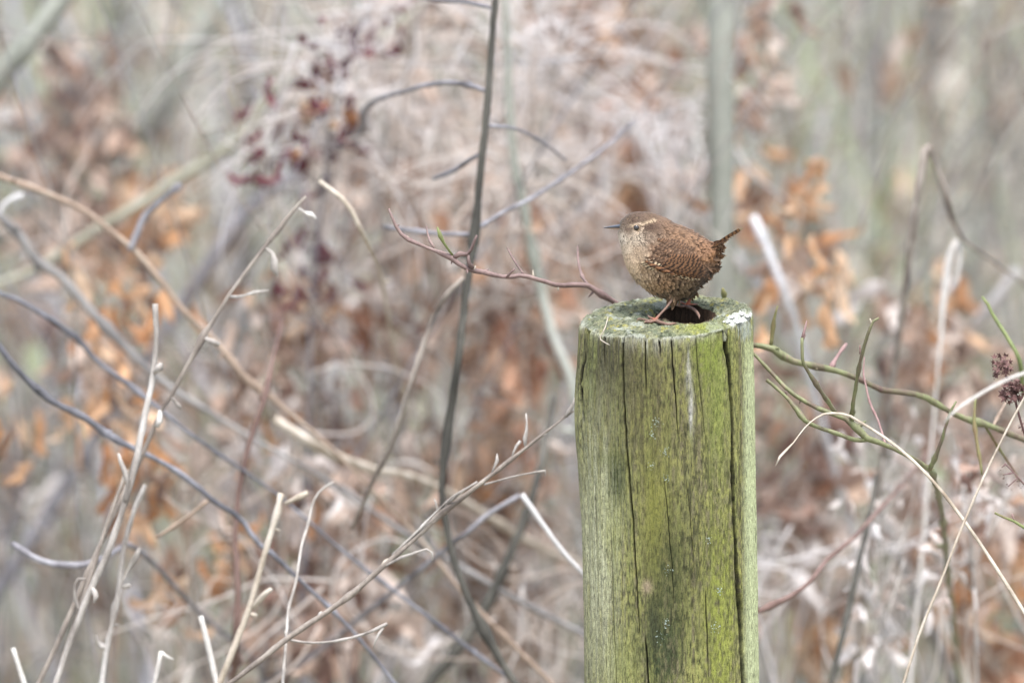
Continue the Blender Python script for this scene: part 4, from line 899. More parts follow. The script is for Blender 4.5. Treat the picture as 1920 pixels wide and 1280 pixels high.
plant("dark_stalk", "dark slim stalk curving down to the bottom edge between post and tan straw", "stalk", M['dark'],
      [(1556, 1285, .4, 6), (1575, 1210, .4, 6), (1592, 1140, .42, 6.5), (1602, 1090, .42, 6), (1618, 1020, .44, 5), (1634, 950, .46, 4.5), (1642, 890, .48, 4)], root=('start', (-.06, .1)), nodes=2)
plant("leaning_stem", "broad grey blurred stem leaning left behind the tan straw, lower right", "stem", M['grey'],
      [(1650, 960, .9, 7), (1690, 1050, .9, 9), (1740, 1160, .92, 10), (1790, 1285, .95, 10)], root=('end', (.1, .2)), nodes=1)

# left: dark upright stem and crossing stems
ds = plant("dark_sapling", "dark upright sapling stem left of the bird, running from the top edge to the bottom", "sapling", M['dark'],
      [(970, 1285, .34, 8), (930, 1220, .34, 9), (884, 1130, .34, 9), (858, 1065, .34, 8), (842, 1000, .34, 7.5), (828, 920, .34, 8.5), (832, 850, .34, 9), (846, 760, .34, 9.5), (860, 680, .33, 9), (868, 600, .33, 8.5), (878, 500, .33, 9), (888, 430, .33, 9), (900, 330, .33, 9), (912, 230, .33, 8.5), (921, 140, .33, 8), (927, 60, .33, 8), (932, 0, .33, 7), (938, -120, .34, 6)], root=('start', (.08, .1)), extend=('end', (.04, .05, .5), .3), rscale=.85, wob=.002, nodes=10,
      twigs=[([(910, 170, .33, 5.5), (880, 160, .34, 5.5), (840, 155, .36, 5.5), (800, 160, .38, 5.5), (765, 170, .42, 5), (720, 182, .5, 5), (685, 205, .6, 7), (680, 235, .7, 10), (660, 262, .8, 11), (615, 285, .9, 9)], M['mauve']),
             ([(920, 15, .33, 4), (880, 5, .34, 5), (820, 0, .36, 5), (760, -12, .4, 4)], M['mauve']), ([(906, 285, .33, 5), (880, 300, .34, 5), (850, 320, .36, 5), (812, 335, .38, 4)], M['mauve']), ([(918, 236, .33, 4), (960, 240, .36, 4), (1010, 262, .4, 3.6), (1060, 300, .45, 3)], M['mauve']),
             ([(888, 440, .33, 5), (830, 438, .36, 5), (770, 432, .4, 5), (720, 425, .45, 4)], M['mauve']), ([(892, 430, .33, 4.5), (940, 400, .36, 4.5), (990, 375, .4, 5), (1075, 320, .46, 4.5), (1130, 280, .5, 4), (1190, 225, .55, 3)], M['mauve']),
             ([(870, 520, .33, 5), (840, 550, .33, 6), (815, 590, .34, 6), (792, 650, .34, 6.5), (770, 720, .34, 6.5), (752, 780, .35, 6), (735, 830, .36, 6), (700, 900, .38, 5), (660, 990, .42, 4)], M['weed'])])
plant("olive_sapling", "olive green sapling stem bending right, seen just left of the post's upper part", "sapling", M['greygreen'],
      [(1085, 780, .75, 11), (1068, 700, .75, 11), (1040, 640, .75, 10), (1018, 560, .75, 9.5), (1000, 480, .75, 9), (985, 400, .75, 9), (965, 310, .75, 9), (955, 200, .75, 8), (950, 60, .75, 7), (945, -40, .75, 6)], root=('start', (.06, .1)), extend=('end', (-.03, .1, .4), .3), nodes=6)
plant("crossing_stem", "dark green stem crossing behind the upright sapling to form an X near the bottom", "stem", M['dark'],
      [(805, 1280, .62, 11), (850, 1225, .62, 12), (890, 1170, .62, 11), (925, 1110, .62, 10), (955, 1040, .62, 9), (985, 970, .62, 9), (1000, 925, .62, 8), (1020, 840, .64, 7), (1040, 740, .66, 6)], root=('start', (-.15, .1)), nodes=3)
plant("broken_twig", "short blue white broken twig end left of the post, leaning onto a dark twig", "twig", M['palegrey'],
      [(978, 926, .3, 7), (1000, 958, .3, 7), (1030, 1000, .3, 6.5), (1060, 1040, .3, 6), (1085, 1066, .3, 5.5), (1130, 1120, .32, 5)], root=('end', (.06, .1)), rscale=.75, nodes=4)
plant("dark_twig", "thin dark twig reaching right to the blue white broken twig", "twig", M['mauve'],
      [(975, 928, .38, 5), (940, 948, .38, 5), (910, 968, .38, 5), (880, 995, .38, 4.5), (858, 1010, .39, 5), (835, 1030, .42, 5), (760, 1090, .5, 5)], root=('end', (-.08, .2)), nodes=2)
plant("bent_grass", "pale grass blade bent square at its top, centre left above the long weed stalk", "grass", M['paleblade'],
      [(728, 960, .85, 5), (731, 930, .85, 6), (730, 900, .85, 6.5), (728, 876, .85, 6), (740, 868, .85, 5.5), (765, 866, .85, 5.5), (790, 872, .85, 5), (812, 888, .85, 4)], root=('start', (-.03, .1)), rscale=.6, nodes=0, flat=.5)

# the long weed stalk and the dry stalks in the left foreground
plant("weed_stalk", "long brown weed stalk slanting from the bottom edge up to the post's left side", "weed stalk", M['weed'],
      [(425, 1285, .1, 6), (480, 1243, .1, 6), (538, 1197, .1, 7), (600, 1155, .1, 6), (659, 1114, .1, 6), (717, 1063, .1, 6.5), (772, 1014, .1, 6), (827, 963, .1, 6), (868, 932, .1, 5.5), (916, 894, .1, 5), (955, 864, .1, 4), (1000, 828, .1, 3.4), (1045, 793, .1, 2.6), (1076, 770, .1, 2)], root=('start', (-.25, .0)), rscale=.82, nodes=12,
      twigs=[([(718, 1063, .1, 3.4), (755, 1044, .095, 3), (780, 1036, .09, 2.6), (800, 1029, .09, 2), (808, 1032, .09, 2.4), (811, 1050, .09, 2.4)], M['weedpale']), ([(545, 1199, .1, 3), (576, 1204, .095, 3), (617, 1203, .09, 3), (662, 1194, .085, 3), (703, 1180, .08, 3), (726, 1168, .08, 3.6)], M['weedpale']), ([(718, 1176, .08, 2), (706, 1196, .08, 2), (700, 1215, .08, 1.4)], M['weedpale']),
             ([(908, 908, .1, 2.4), (944, 898, .095, 2.2), (1000, 886, .09, 1.8), (1024, 884, .09, 2.2), (1022, 892, .09, 1.2)], M['weedpale']), ([(922, 890, .1, 2.6), (928, 872, .1, 2.2), (934, 855, .1, 2.2), (932, 850, .1, 1.2)], M['weedpale']),
             ([(735, 1040, .1, 2.6), (780, 998, .098, 2.6), (815, 962, .096, 2.4), (850, 930, .095, 2.2), (880, 912, .095, 1.6)], M['weedpale']), ([(840, 944, .1, 2.4), (862, 925, .095, 2.2), (895, 903, .095, 2)], M['weedpale']), ([(820, 960, .1, 2), (818, 945, .1, 2), (814, 934, .1, 1.4)], M['weedpale']),
             ([(985, 838, .1, 2.4), (984, 820, .1, 3), (988, 802, .1, 2), (986, 775, .1, 1.6)], M['weedpale']), ([(960, 858, .1, 2), (966, 840, .1, 2.6), (976, 826, .1, 2)], M['weedpale']), ([(1060, 782, .1, 2.4), (1072, 764, .1, 4), (1078, 745, .1, 2)], M['weedpale']), ([(1010, 820, .1, 2), (1025, 812, .1, 1.6)], M['weedpale']),
             ([(538, 1197, .1, 3), (537, 1190, .1, 4.4), (535, 1182, .1, 2.4)], M['weedpale'], "bud"), ([(716, 1064, .1, 4), (722, 1052, .1, 4.4), (728, 1047, .1, 1.6)], M['straw'], "bud"), ([(598, 1157, .1, 3), (600, 1150, .1, 4.4), (604, 1146, .1, 2)], M['weedpale'], "bud")])
plant("weed_stalk", "tall white tipped weed stalk, leftmost of the dry stalks, rising from the bottom left", "weed stalk", M['weedpale'],
      [(103, 1285, .16, 7), (134, 1194, .16, 7), (168, 1108, .16, 8), (203, 1032, .16, 7.5), (234, 943, .16, 8), (258, 854, .16, 8.5), (275, 764, .16, 7.5), (285, 712, .16, 7), (290, 640, .16, 6), (289, 568, .16, 7)], root=('start', (-.08, .0)), rscale=.82, nodes=9, wob=.0012,
      twigs=[([(287, 700, .16, 4), (298, 690, .155, 5.5), (303, 680, .155, 3)], M['weedpale']), ([(172, 1100, .16, 4), (180, 1120, .155, 4), (176, 1130, .155, 2)], M['weedpale']), ([(150, 1150, .165, 4), (140, 1110, .165, 3.4), (146, 1085, .165, 3), (160, 1085, .165, 2)], M['weedpale']), ([(234, 945, .16, 5), (238, 900, .155, 4), (228, 870, .155, 6), (222, 850, .155, 3)], M['weedpale']),
             ([(112, 1250, .17, 5), (160, 1110, .175, 5), (200, 985, .18, 4.6), (238, 880, .185, 4)], M['weed'])])
plant("weed_stalk", "thin knobbly weed stalk reaching up right toward a pale bud among dark red leaves", "weed stalk", M['weed'],
      [(265, 850, .2, 5.5), (302, 767, .2, 5), (320, 743, .2, 5), (345, 700, .2, 5), (368, 661, .2, 6), (381, 633, .2, 7), (400, 605, .2, 4.5), (430, 557, .2, 4.5), (460, 516, .2, 4.5), (498, 465, .2, 5), (521, 436, .2, 4), (549, 399, .2, 4), (575, 369, .2, 3.4)], root=('start', (-.1, .0)), rscale=.82, nodes=8, wob=.001,
      twigs=[([(381, 633, .2, 4), (398, 640, .195, 5), (412, 646, .195, 3)], M['weedpale']), ([(432, 556, .2, 3.4), (455, 555, .195, 3), (480, 548, .19, 2.6), (505, 545, .19, 1.6)], M['weedpale']), ([(498, 465, .2, 4), (514, 480, .2, 5), (514, 505, .2, 5.5), (520, 518, .2, 3)], M['weedpale']), ([(322, 745, .2, 3), (335, 760, .2, 4), (340, 765, .2, 2)], M['weedpale']), ([(300, 770, .2, 4), (298, 790, .195, 7), (294, 800, .195, 4)], M['paleblade'], "bud"),
             ([(560, 390, .2, 2), (572, 398, .2, 2), (582, 402, .2, 8), (588, 406, .2, 8), (592, 410, .2, 3)], M['paleblade'], "bud"), ([(380, 636, .2, 5), (384, 626, .2, 7.5), (388, 620, .2, 3)], M['paleblade'], "bud")])
plant("weed_stalk", "short pale weed stalk with side nubs just right of the white tipped stalk", "weed stalk", M['weedpale'],
      [(190, 1285, .22, 6), (200, 1215, .22, 6), (210, 1170, .22, 6.5), (223, 1101, .22, 6.5), (230, 1032, .22, 6), (242, 985, .22, 5.5), (254, 943, .22, 6), (263, 925, .22, 6.5), (271, 908, .22, 5)], root=('start', (-.05, .1)), rscale=.82, nodes=5, wob=.001,
      twigs=[([(200, 1215, .22, 4), (186, 1208, .22, 4), (180, 1190, .22, 3)], M['weedpale']), ([(226, 1098, .22, 4), (240, 1070, .22, 4), (254, 1044, .22, 5), (262, 1026, .22, 3)], M['weedpale']), ([(228, 1100, .22, 4), (240, 1098, .22, 4), (246, 1096, .22, 2)], M['weedpale'])])
plant("pale_stick", "tall white stick with a short stub near its middle, bottom edge left of centre", "stick", M['straw'],
      [(408, 1290, .2, 7), (443, 1204, .2, 7.5), (471, 1129, .2, 7), (498, 1032, .2, 7), (520, 960, .2, 6.5), (527, 924, .2, 7)], root=('start', (-.08, .0)), rscale=.82, nodes=3,
      twigs=[[(473, 1140, .2, 5), (490, 1120, .195, 4.4), (508, 1104, .19, 5)], [(534, 944, .2, 4.4), (556, 934, .2, 5), (578, 923, .2, 5)], [(470, 1150, .2, 4), (482, 1154, .2, 3)]])
plant("pale_stick", "short white stick leaning left at the bottom edge beside the tall stubbed stick", "stick", M['paleblade'],
      [(376, 1154, .2, 6), (388, 1200, .2, 6.5), (398, 1245, .2, 7), (408, 1290, .2, 7)], root=('end', (.03, .0)), rscale=.82, nodes=1)
plant("pale_stick", "short white stick with a side splinter at the bottom edge, left of two others", "stick", M['paleblade'],
      [(302, 1220, .2, 5), (297, 1245, .2, 5.5), (286, 1295, .2, 6)], root=('end', (-.03, .0)), rscale=.82, nodes=1, twigs=[[(303, 1222, .2, 3), (312, 1230, .2, 3), (325, 1236, .2, 2)]])
plant("pale_stick", "short white stick in the bottom left corner of the picture", "stick", M['paleblade'],
      [(24, 1214, .22, 5.5), (34, 1246, .22, 6), (50, 1295, .22, 6.5)], root=('end', (.03, .0)), rscale=.82, nodes=1)
plant("weed_stalk", "faint thin stalk with small nodes rising between the stubbed stick and the long weed stalk", "weed stalk", M['weedpale'],
      [(537, 1192, .13, 3.6), (541, 1140, .14, 3.4), (555, 1090, .15, 3.4), (566, 1020, .16, 3.2), (577, 985, .17, 3.6), (592, 930, .18, 3.4), (605, 915, .18, 3), (626, 904, .18, 3)], nodes=6, root=('start', (.0, .1)), rscale=.82)
plant("dark_tip", "dark curled twig tip pointing to the left edge, low behind the weed stalks", "twig", M['mauve'],
      [(22, 1018, .3, 5), (34, 1026, .3, 7), (58, 1043, .3, 7), (100, 1058, .3, 6.5), (151, 1060, .3, 6.5), (185, 1050, .32, 6), (240, 1020, .4, 5)], root=('end', (.1, .2)), nodes=3)
plant("cream_twig", "cream kinked twig standing above the tip of the rose branch", "twig", M['straw'],
      [(598, 339, .3, 4), (620, 356, .3, 4.6), (650, 380, .3, 5), (662, 400, .3, 4.4), (676, 430, .3, 4.4), (692, 462, .32, 4), (715, 520, .5, 4)], root=('end', (.05, .5)), nodes=3)

# diagonal branches from the left edge
def diag(label, m, rows, dd, tw=(), nodes=6): plant("bare_branch", label, "branch", M[m], rows, dd=dd, root=('end', (.25, .5)), extend=('start', (-.22, .05, .14), 1.2), nodes=nodes + 8, twigs=tw, group=None, wob=.0035, rscale=.70)
diag("brown bare branch sloping down from the left edge, uppermost of the four slanting ones", 'tan', [(0, 327, 8), (69, 350, 8), (155, 395, 9), (206, 441, 8.5), (254, 478, 8), (299, 527, 9), (337, 575, 9), (378, 612, 8), (426, 660, 8), (460, 705, 8.5), (514, 745, 7.5), (549, 781, 6)], .5,
     tw=[([(243, 470, 9), (256, 440, 9.5), (272, 405, 9), (300, 378, 7), (340, 345, 5)], M['mauve'])])
diag("thick grey bare branch second from the top among the slanting ones at the left", 'grey', [(-10, 395, 11), (34, 437, 11), (69, 489, 11), (110, 516, 12), (144, 557, 12), (213, 633, 12), (268, 691, 11), (330, 740, 10), (380, 770, 8)], .62, tw=[([(20, 420, 7), (0, 400, 7), (12, 380, 7), (45, 365, 6)], M['palegrey'])])
diag("slim dark bare branch third from the top among the slanting ones at the left", 'slate', [(-5, 548, 7), (20, 554, 7), (93, 595, 8), (144, 630, 7), (185, 674, 7), (234, 709, 7), (271, 736, 7), (330, 780, 6), (400, 835, 5)], .42)
diag("dark bluish bare branch lowest of the slanting ones, crossing behind the pale weed stalks", 'slate', [(-5, 645, 8), (27, 688, 9), (96, 753, 9), (155, 781, 9), (206, 819, 8.5), (247, 839, 8), (285, 857, 8), (326, 878, 8), (371, 912, 8), (402, 940, 8), (450, 971, 8), (481, 1019, 7), (509, 1039, 7), (555, 1085, 6)], .3, tw=[([(390, 938, 5), (344, 974, 5), (292, 1008, 4)], M['tan'])])
plant("red_stem", "reddish brown upright stem low at the left, right of the white tipped stalk", "stem", M['redstem'],
      [(433, 1285, .7, 10), (443, 1184, .42, 11), (447, 1098, .42, 11), (440, 1012, .42, 10), (450, 909, .42, 9.5), (467, 832, .42, 9), (495, 750, .42, 8), (510, 680, .44, 6), (530, 600, .5, 5)], root=('start', (-.03, .1)), nodes=5, rscale=.62)

# farther branches, upper left
plant("thick_branch", "thick grey green blurred branch in the top left corner", "branch", M['greygreen'],
      [(-60, 215, 1.0, 24), (0, 140, 1.0, 23), (40, 92, 1.0, 22), (90, 35, 1.0, 21), (130, -20, 1.0, 20)], nodes=1, root=('start', (-.5, .2)), extend=('end', (.15, .1, .3), .6))
plant("thick_branch", "thick pale grey curved branch blurred in the upper left, left of the olive arching one", "branch", M['greygreen'],
      [(190, 300, 1.55, 24), (240, 262, 1.55, 26), (290, 215, 1.55, 26), (325, 160, 1.55, 25), (355, 100, 1.55, 24), (400, 30, 1.55, 22), (440, -40, 1.55, 20)], nodes=1, root=('start', (-.5, .3)), extend=('end', (.15, .2, .4), .6))
plant("arching_branch", "long olive yellow arching branch rising from the left edge to the top edge", "branch", M['yellowgreen'],
      [(-40, 545, 1.0, 10), (60, 510, 1.0, 11), (180, 430, 1.0, 11), (260, 385, 1.0, 12), (340, 330, 1.0, 12), (420, 285, 1.0, 13), (480, 215, 1.0, 14), (540, 145, 1.0, 13), (600, 105, 1.0, 11), (680, 85, .98, 9), (740, 55, .98, 9), (790, 10, .98, 9), (820, -40, .98, 8)], nodes=4, root=('start', (-.5, .2)), extend=('end', (.1, .1, .3), .5), rscale=.8)
plant("mauve_branch", "soft mauve grey branch blurred behind the knobbly weed stalk, left of centre", "branch", M['mauve'],
      [(330, 590, 1.2, 13), (375, 520, 1.2, 14), (410, 465, 1.2, 14), (470, 390, 1.2, 13), (520, 350, 1.2, 12), (570, 310, 1.25, 10)], nodes=1, root=('start', (-.25, .2)))
plant("pale_branch", "pale pinkish stem lying slantwise below the dark red leaves at centre left", "stem", M['straw'],
      [(515, 785, .55, 8), (560, 815, .55, 9), (620, 850, .57, 10), (690, 878, .6, 9), (760, 890, .65, 7)], nodes=2, root=('end', (.2, .3)))

# ------------------------------------------------------------------ withered shrubs: stems, twigs and every leaf
def leaf_mesh(i, kind):
    """one curled dry leaf, 1 unit long, hanging from its stalk at the origin towards -Z"""
    g = np.random.default_rng(300 + i); n, m_ = 9, 5
    u = np.linspace(0, 1, n); v = np.linspace(-1, 1, m_)
    wd = g.uniform(.16, .40); fold = g.uniform(.3, 1.9); curl = g.uniform(-2.4, 2.6); tw = g.uniform(-1.3, 1.3)
    V = []
    # a stalk runs into the blade
    for a_ in u:
        w = wd * (.6 + .8 * float(noise3(a_ * 5 + i * 3, 1.7))) * (math.sin(math.pi * min(1, a_ ** .8)) ** .75 + .02)
        th = curl * a_; 
        z0 = -np.trapz(np.cos(curl * np.linspace(0, a_, 8)), np.linspace(0, a_, 8)); x0 = np.trapz(np.sin(curl * np.linspace(0, a_, 8)), np.linspace(0, a_, 8))
        for b_ in v:
            an = fold * abs(b_); sx_ = math.cos(tw * a_); sy_ = math.sin(tw * a_)
            lat = w * b_ * math.cos(an * .7); dep = w * abs(b_) * math.sin(an) * .8 + .22 * (noise3(a_ * 3.5 + i, b_ * 2.2) - .5)
            V.append([x0 + dep * math.cos(th) * sx_ + lat * -sy_ * .6, lat * sx_ + dep * sy_, z0 + dep * math.sin(th) + .04 * (noise3(a_ * 5, b_ * 3 + i) - .5)])
    F = [[a_ * m_ + b_, a_ * m_ + b_ + 1, (a_ + 1) * m_ + b_ + 1, (a_ + 1) * m_ + b_] for a_ in range(n - 1) for b_ in range(m_ - 1)]
    me = mk("leaf", np.array(V, float), F); me.materials.append(L[kind]); return me
leaf_bank = {}
def leaves_of(kind):
    if kind not in leaf_bank: leaf_bank[kind] = [leaf_mesh(len(leaf_bank) * 20 + q, kind) for q in range(10)]
    return leaf_bank[kind]

NLEAF = [0]
def shrub(label, path, dd, clusters, m, size=.036, cat="shrub", name="withered_shrub", rstem=5, depth=.22, group="withered shrubs behind the post"):
    """path: photo pixels from the lower end to the tip; clusters: (x, y, rx, ry, number, leaf kind)"""
    dd = dd * 1.18; n_mul = 1.45
    rows = [(x, y, dd, max(rstem * (1 - .6 * k / (len(path) - 1)), 1.6)) for k, (x, y) in enumerate(path)]
    P = pxpath(rows); P = to_ground(P[0], P[1], (rnd.uniform(-.1, .1), rnd.uniform(-.05, .15)))[::-1] + P
    t = thing(name, label, cat, tuple(P[0][:3]), group)
    stem("stem", P, M[m], t, sides=7, nodes=5, wob=.002, step=.012)
    SP = catmull(np.array(P), 120)[:, :3]
    base = Vector(P[0][:3])
    for (cx, cy, rx, ry, n, kind) in clusters:
        bank = leaves_of(kind); sc_ = S * (D0 + dd); c = at(cx, cy, dd); size_ = size * (.68 if kind == 'red' else .84)
        hi = SP[SP[:, 2] > c[2] - ry * sc_ * 2.2] if (SP[:, 2] > c[2] - ry * sc_ * 2.2).any() else SP
        n = int(n * n_mul); ntw = max(1, n // 6); left = n
        for q in range(ntw):
            tgt = at(cx + rnd.uniform(-.9, .9) * rx, cy + rnd.uniform(-1, .6) * ry, dd + rnd.uniform(-depth, depth))
            b = hi[np.argmin(((hi - tgt) ** 2).sum(1) + 1.2 * np.maximum(hi[:, 2] - tgt[2] + .03, 0) ** 2)]
            mid = (b + tgt) / 2 + np.array([rnd.uniform(-.03, .03), rnd.uniform(-.03, .03), rnd.uniform(.01, .06)])
            rr = 1.6 * sc_; pts = [[*b, rr * 1.3], [*mid, rr * 1.1], [*tgt, rr * .6]]
            stem("twig", pts, M[m], t, sides=5, step=.015)
            C = catmull(np.array(pts), 20)[:, :3]
            k = left // (ntw - q); left -= k
            for _ in range(k):
                p = C[rnd.randint(7, 19)] + np.array([rnd.gauss(0, .012), rnd.gauss(0, .012), rnd.gauss(0, .012)]) + np.array([rnd.uniform(-.3, .3) * rx * sc_, 0, rnd.uniform(-.3, .3) * ry * sc_])
                o = bpy.data.objects.new("leaf", rnd.choice(bank)); COL.objects.link(o); o.parent = t
                o.location = Vector(p) - base; z = size_ * rnd.uniform(.5, 1.4); o.scale = (z, z * rnd.uniform(.6, 1.35), z)
                o.rotation_euler = (rnd.gauss(0, .5), rnd.gauss(0, .5), rnd.uniform(0, 6.28)); NLEAF[0] += 1
    return t

shrub("withered shrub with pinkish tan leaves near the left edge, under the grey corner branch", [(95, 1285), (110, 900), (120, 500), (130, 180)], 1.25, [(100, 250, 60, 70, 26, 'tan'), (185, 240, 55, 60, 24, 'tan'), (60, 420, 90, 60, 26, 'tan'), (110, 180, 12, 20, 2, 'rust'), (210, 320, 60, 60, 12, 'rust'), (30, 330, 50, 50, 10, 'brown')], 'grey')
shrub("withered shrub with orange curled leaves between the upper slanting branches at the left", [(260, 1285), (270, 900), (280, 600), (270, 390)], 1.05, [(265, 470, 60, 55, 22, 'orange'), (205, 540, 60, 50, 18, 'rust'), (130, 470, 70, 60, 16, 'tan'), (225, 330, 25, 20, 4, 'orange'), (160, 625, 40, 40, 8, 'tan')], 'grey')
shrub("withered shrub with big cream and orange leaves left of the white tipped weed stalk", [(210, 1285), (230, 1000), (245, 780), (250, 560)], .75, [(250, 610, 42, 50, 12, 'orange'), (175, 640, 24, 26, 5, 'orange'), (135, 700, 26, 50, 8, 'tan'), (140, 790, 60, 40, 10, 'tan'), (60, 790, 50, 60, 9, 'orange'), (200, 930, 40, 40, 9, 'orange'), (20, 850, 30, 60, 6, 'orange')], 'tan', size=.034)
shrub("withered shrub with yellow orange leaves low at the left, behind the small white sticks", [(330, 1290), (340, 1200), (350, 1050), (330, 900)], .8, [(375, 1130, 36, 36, 12, 'orange'), (300, 1060, 30, 50, 8, 'rust'), (280, 950, 40, 50, 10, 'orange'), (400, 880, 60, 60, 10, 'tan'), (440, 950, 60, 60, 12, 'pale'), (460, 1180, 50, 60, 10, 'tan')], 'tan', size=.034)
shrub("withered shrub with amber leaves under the dark red clusters at centre left", [(500, 1285), (510, 1000), (525, 760), (540, 500)], .85, [(495, 600, 30, 30, 9, 'orange'), (575, 610, 30, 30, 9, 'orange'), (530, 680, 50, 60, 16, 'tan'), (600, 700, 50, 60, 14, 'brown'), (470, 770, 60, 70, 12, 'tan'), (550, 850, 70, 70, 12, 'pale'), (540, 940, 50, 60, 10, 'orange'), (580, 1010, 60, 60, 12, 'rust')], 'tan', size=.034)
shrub("shrub bearing dark red leaf clusters in the upper left centre", [(560, 1285), (575, 900), (580, 640), (600, 400), (640, 150)], .72, [(640, 170, 16, 18, 5, 'red'), (612, 235, 26, 18, 8, 'red'), (520, 265, 26, 14, 7, 'red'), (505, 230, 14, 10, 3, 'red'), (562, 337, 28, 18, 9, 'red'), (545, 395, 24, 24, 7, 'red'), (535, 568, 30, 22, 9, 'red'), (590, 485, 24, 14, 5, 'red'), (668, 105, 14, 12, 3, 'red'), (600, 270, 30, 24, 5, 'orange'), (700, 45, 20, 16, 4, 'red')], 'mauve', size=.028, rstem=4)
shrub("withered shrub with dense grey tan leaves above the rose branch tip", [(700, 1285), (740, 900), (770, 600), (780, 300), (790, -30)], 1.1, [(700, 120, 90, 90, 30, 'pale'), (800, 90, 80, 90, 26, 'tan'), (690, 330, 70, 80, 22, 'tan'), (770, 300, 80, 90, 26, 'pale'), (830, 250, 60, 80, 20, 'tan'), (820, 380, 70, 60, 18, 'rust'), (640, 400, 60, 60, 12, 'pale'), (730, 460, 80, 50, 14, 'brown'), (780, 560, 90, 70, 22, 'rust'), (730, 680, 70, 70, 12, 'tan'), (680, 770, 60, 60, 10, 'brown'), (690, 560, 60, 60, 10, 'pale'), (620, 560, 50, 60, 8, 'tan'), (630, 300, 40, 60, 8, 'pale')], 'grey')
shrub("withered shrub with rust brown hanging leaves between dark sapling and post", [(960, 1285), (950, 1000), (945, 700), (940, 420)], .9, [(960, 560, 55, 80, 26, 'rust'), (930, 690, 60, 90, 30, 'rust'), (960, 790, 60, 60, 22, 'rust'), (900, 840, 60, 40, 14, 'rust'), (1020, 880, 50, 50, 14, 'tan'), (1040, 600, 40, 90, 12, 'tan'), (900, 480, 50, 60, 10, 'tan'), (890, 600, 40, 70, 10, 'tan'), (920, 880, 60, 40, 14, 'orange')], 'tan')
shrub("withered shrub with white and fawn leaves above the bird, left of the slender tree", [(1080, 1285), (1090, 800), (1085, 400), (1080, -40)], 1.35, [(990, 80, 60, 110, 24, 'pale'), (1080, 90, 70, 110, 26, 'tan'), (1000, 230, 60, 90, 22, 'pale'), (1080, 260, 60, 90, 24, 'pale'), (1000, 400, 60, 80, 20, 'tan'), (1075, 420, 55, 80, 16, 'pale'), (1160, 60, 60, 70, 20, 'rust'), (1250, 60, 70, 70, 22, 'tan'), (1110, 170, 40, 60, 10, 'rust'), (930, 330, 40, 70, 10, 'pale')], 'greygreen')
shrub("withered shrub with russet leaves straight behind the bird's head", [(1190, 1285), (1195, 800), (1190, 450), (1195, 120)], 1.15, [(1190, 330, 50, 70, 26, 'rust'), (1170, 420, 40, 50, 16, 'rust'), (1225, 410, 40, 60, 14, 'orange'), (1210, 210, 50, 60, 14, 'rust'), (1270, 200, 60, 60, 12, 'tan'), (1140, 470, 50, 50, 12, 'tan'), (1090, 520, 50, 60, 14, 'rust'), (1290, 320, 40, 60, 10, 'tan')], 'tan')
shrub("withered sapling with orange leaf bunches right of the slender tree", [(1430, 1285), (1420, 900), (1405, 500), (1440, 60)], 1.0, [(1400, 310, 42, 40, 9, 'orange'), (1405, 370, 40, 40, 10, 'rust'), (1385, 410, 26, 20, 8, 'orange'), (1440, 130, 44, 36, 10, 'rust'), (1400, 160, 34, 40, 7, 'tan'), (1465, 100, 24, 22, 6, 'tan')], 'greygreen', rstem=4)
shrub("bunch of bright orange leaves on a thin stem right of the bird's tail", [(1490, 1285), (1500, 900), (1500, 640), (1495, 440)], .8, [(1495, 470, 30, 28, 9, 'orange'), (1500, 500, 22, 20, 6, 'tan'), (1525, 555, 44, 22, 14, 'orange'), (1560, 560, 16, 14, 4, 'orange')], 'tan', rstem=3)
shrub("withered shrub with brown leaves just right of the post's lower half", [(1520, 1290), (1515, 1150), (1500, 1000), (1490, 820)], .95, [(1480, 905, 60, 50, 20, 'brown'), (1540, 900, 50, 40, 12, 'rust'), (1460, 1000, 50, 60, 14, 'tan'), (1540, 1050, 70, 70, 18, 'pale'), (1480, 1130, 60, 70, 16, 'tan'), (1540, 1200, 60, 60, 16, 'orange'), (1500, 820, 80, 50, 14, 'tan'), (1450, 760, 40, 40, 6, 'tan')], 'tan')
shrub("withered shrub with copper leaves in the lower right corner", [(1850, 1290), (1850, 1150), (1840, 1000), (1830, 800)], .85, [(1890, 990, 50, 60, 18, 'rust'), (1900, 1120, 40, 70, 18, 'orange'), (1800, 1080, 60, 70, 18, 'tan'), (1780, 1180, 60, 70, 12, 'rust'), (1880, 1230, 50, 50, 14, 'rust'), (1830, 900, 60, 60, 12, 'tan'), (1740, 980, 60, 70, 14, 'brown'), (1860, 780, 60, 60, 10, 'tan')], 'tan')
shrub("weed with shrivelled white leaves dangling, between dark stalk and tan straw", [(1645, 1290), (1648, 1150), (1650, 1000), (1655, 860)], .5, [(1640, 960, 30, 60, 16, 'pale'), (1630, 1080, 30, 70, 18, 'pale'), (1640, 1200, 36, 60, 16, 'pale'), (1600, 1250, 40, 30, 8, 'pale'), (1660, 900, 30, 40, 8, 'pale')], 'weedpale', size=.020, rstem=3, name="withered_weed", cat="weed")
shrub("weed with shrivelled grey leaves dangling, right of the bent straw's middle", [(1830, 1290), (1825, 1150), (1820, 1000), (1825, 880)], .45, [(1800, 980, 40, 60, 14, 'pale'), (1830, 1080, 30, 70, 14, 'pale'), (1770, 920, 40, 40, 8, 'pale'), (1850, 960, 30, 60, 10, 'pale'), (1790, 1000, 30, 50, 6, 'brown')], 'weedpale', size=.020, rstem=3, name="withered_weed", cat="weed")
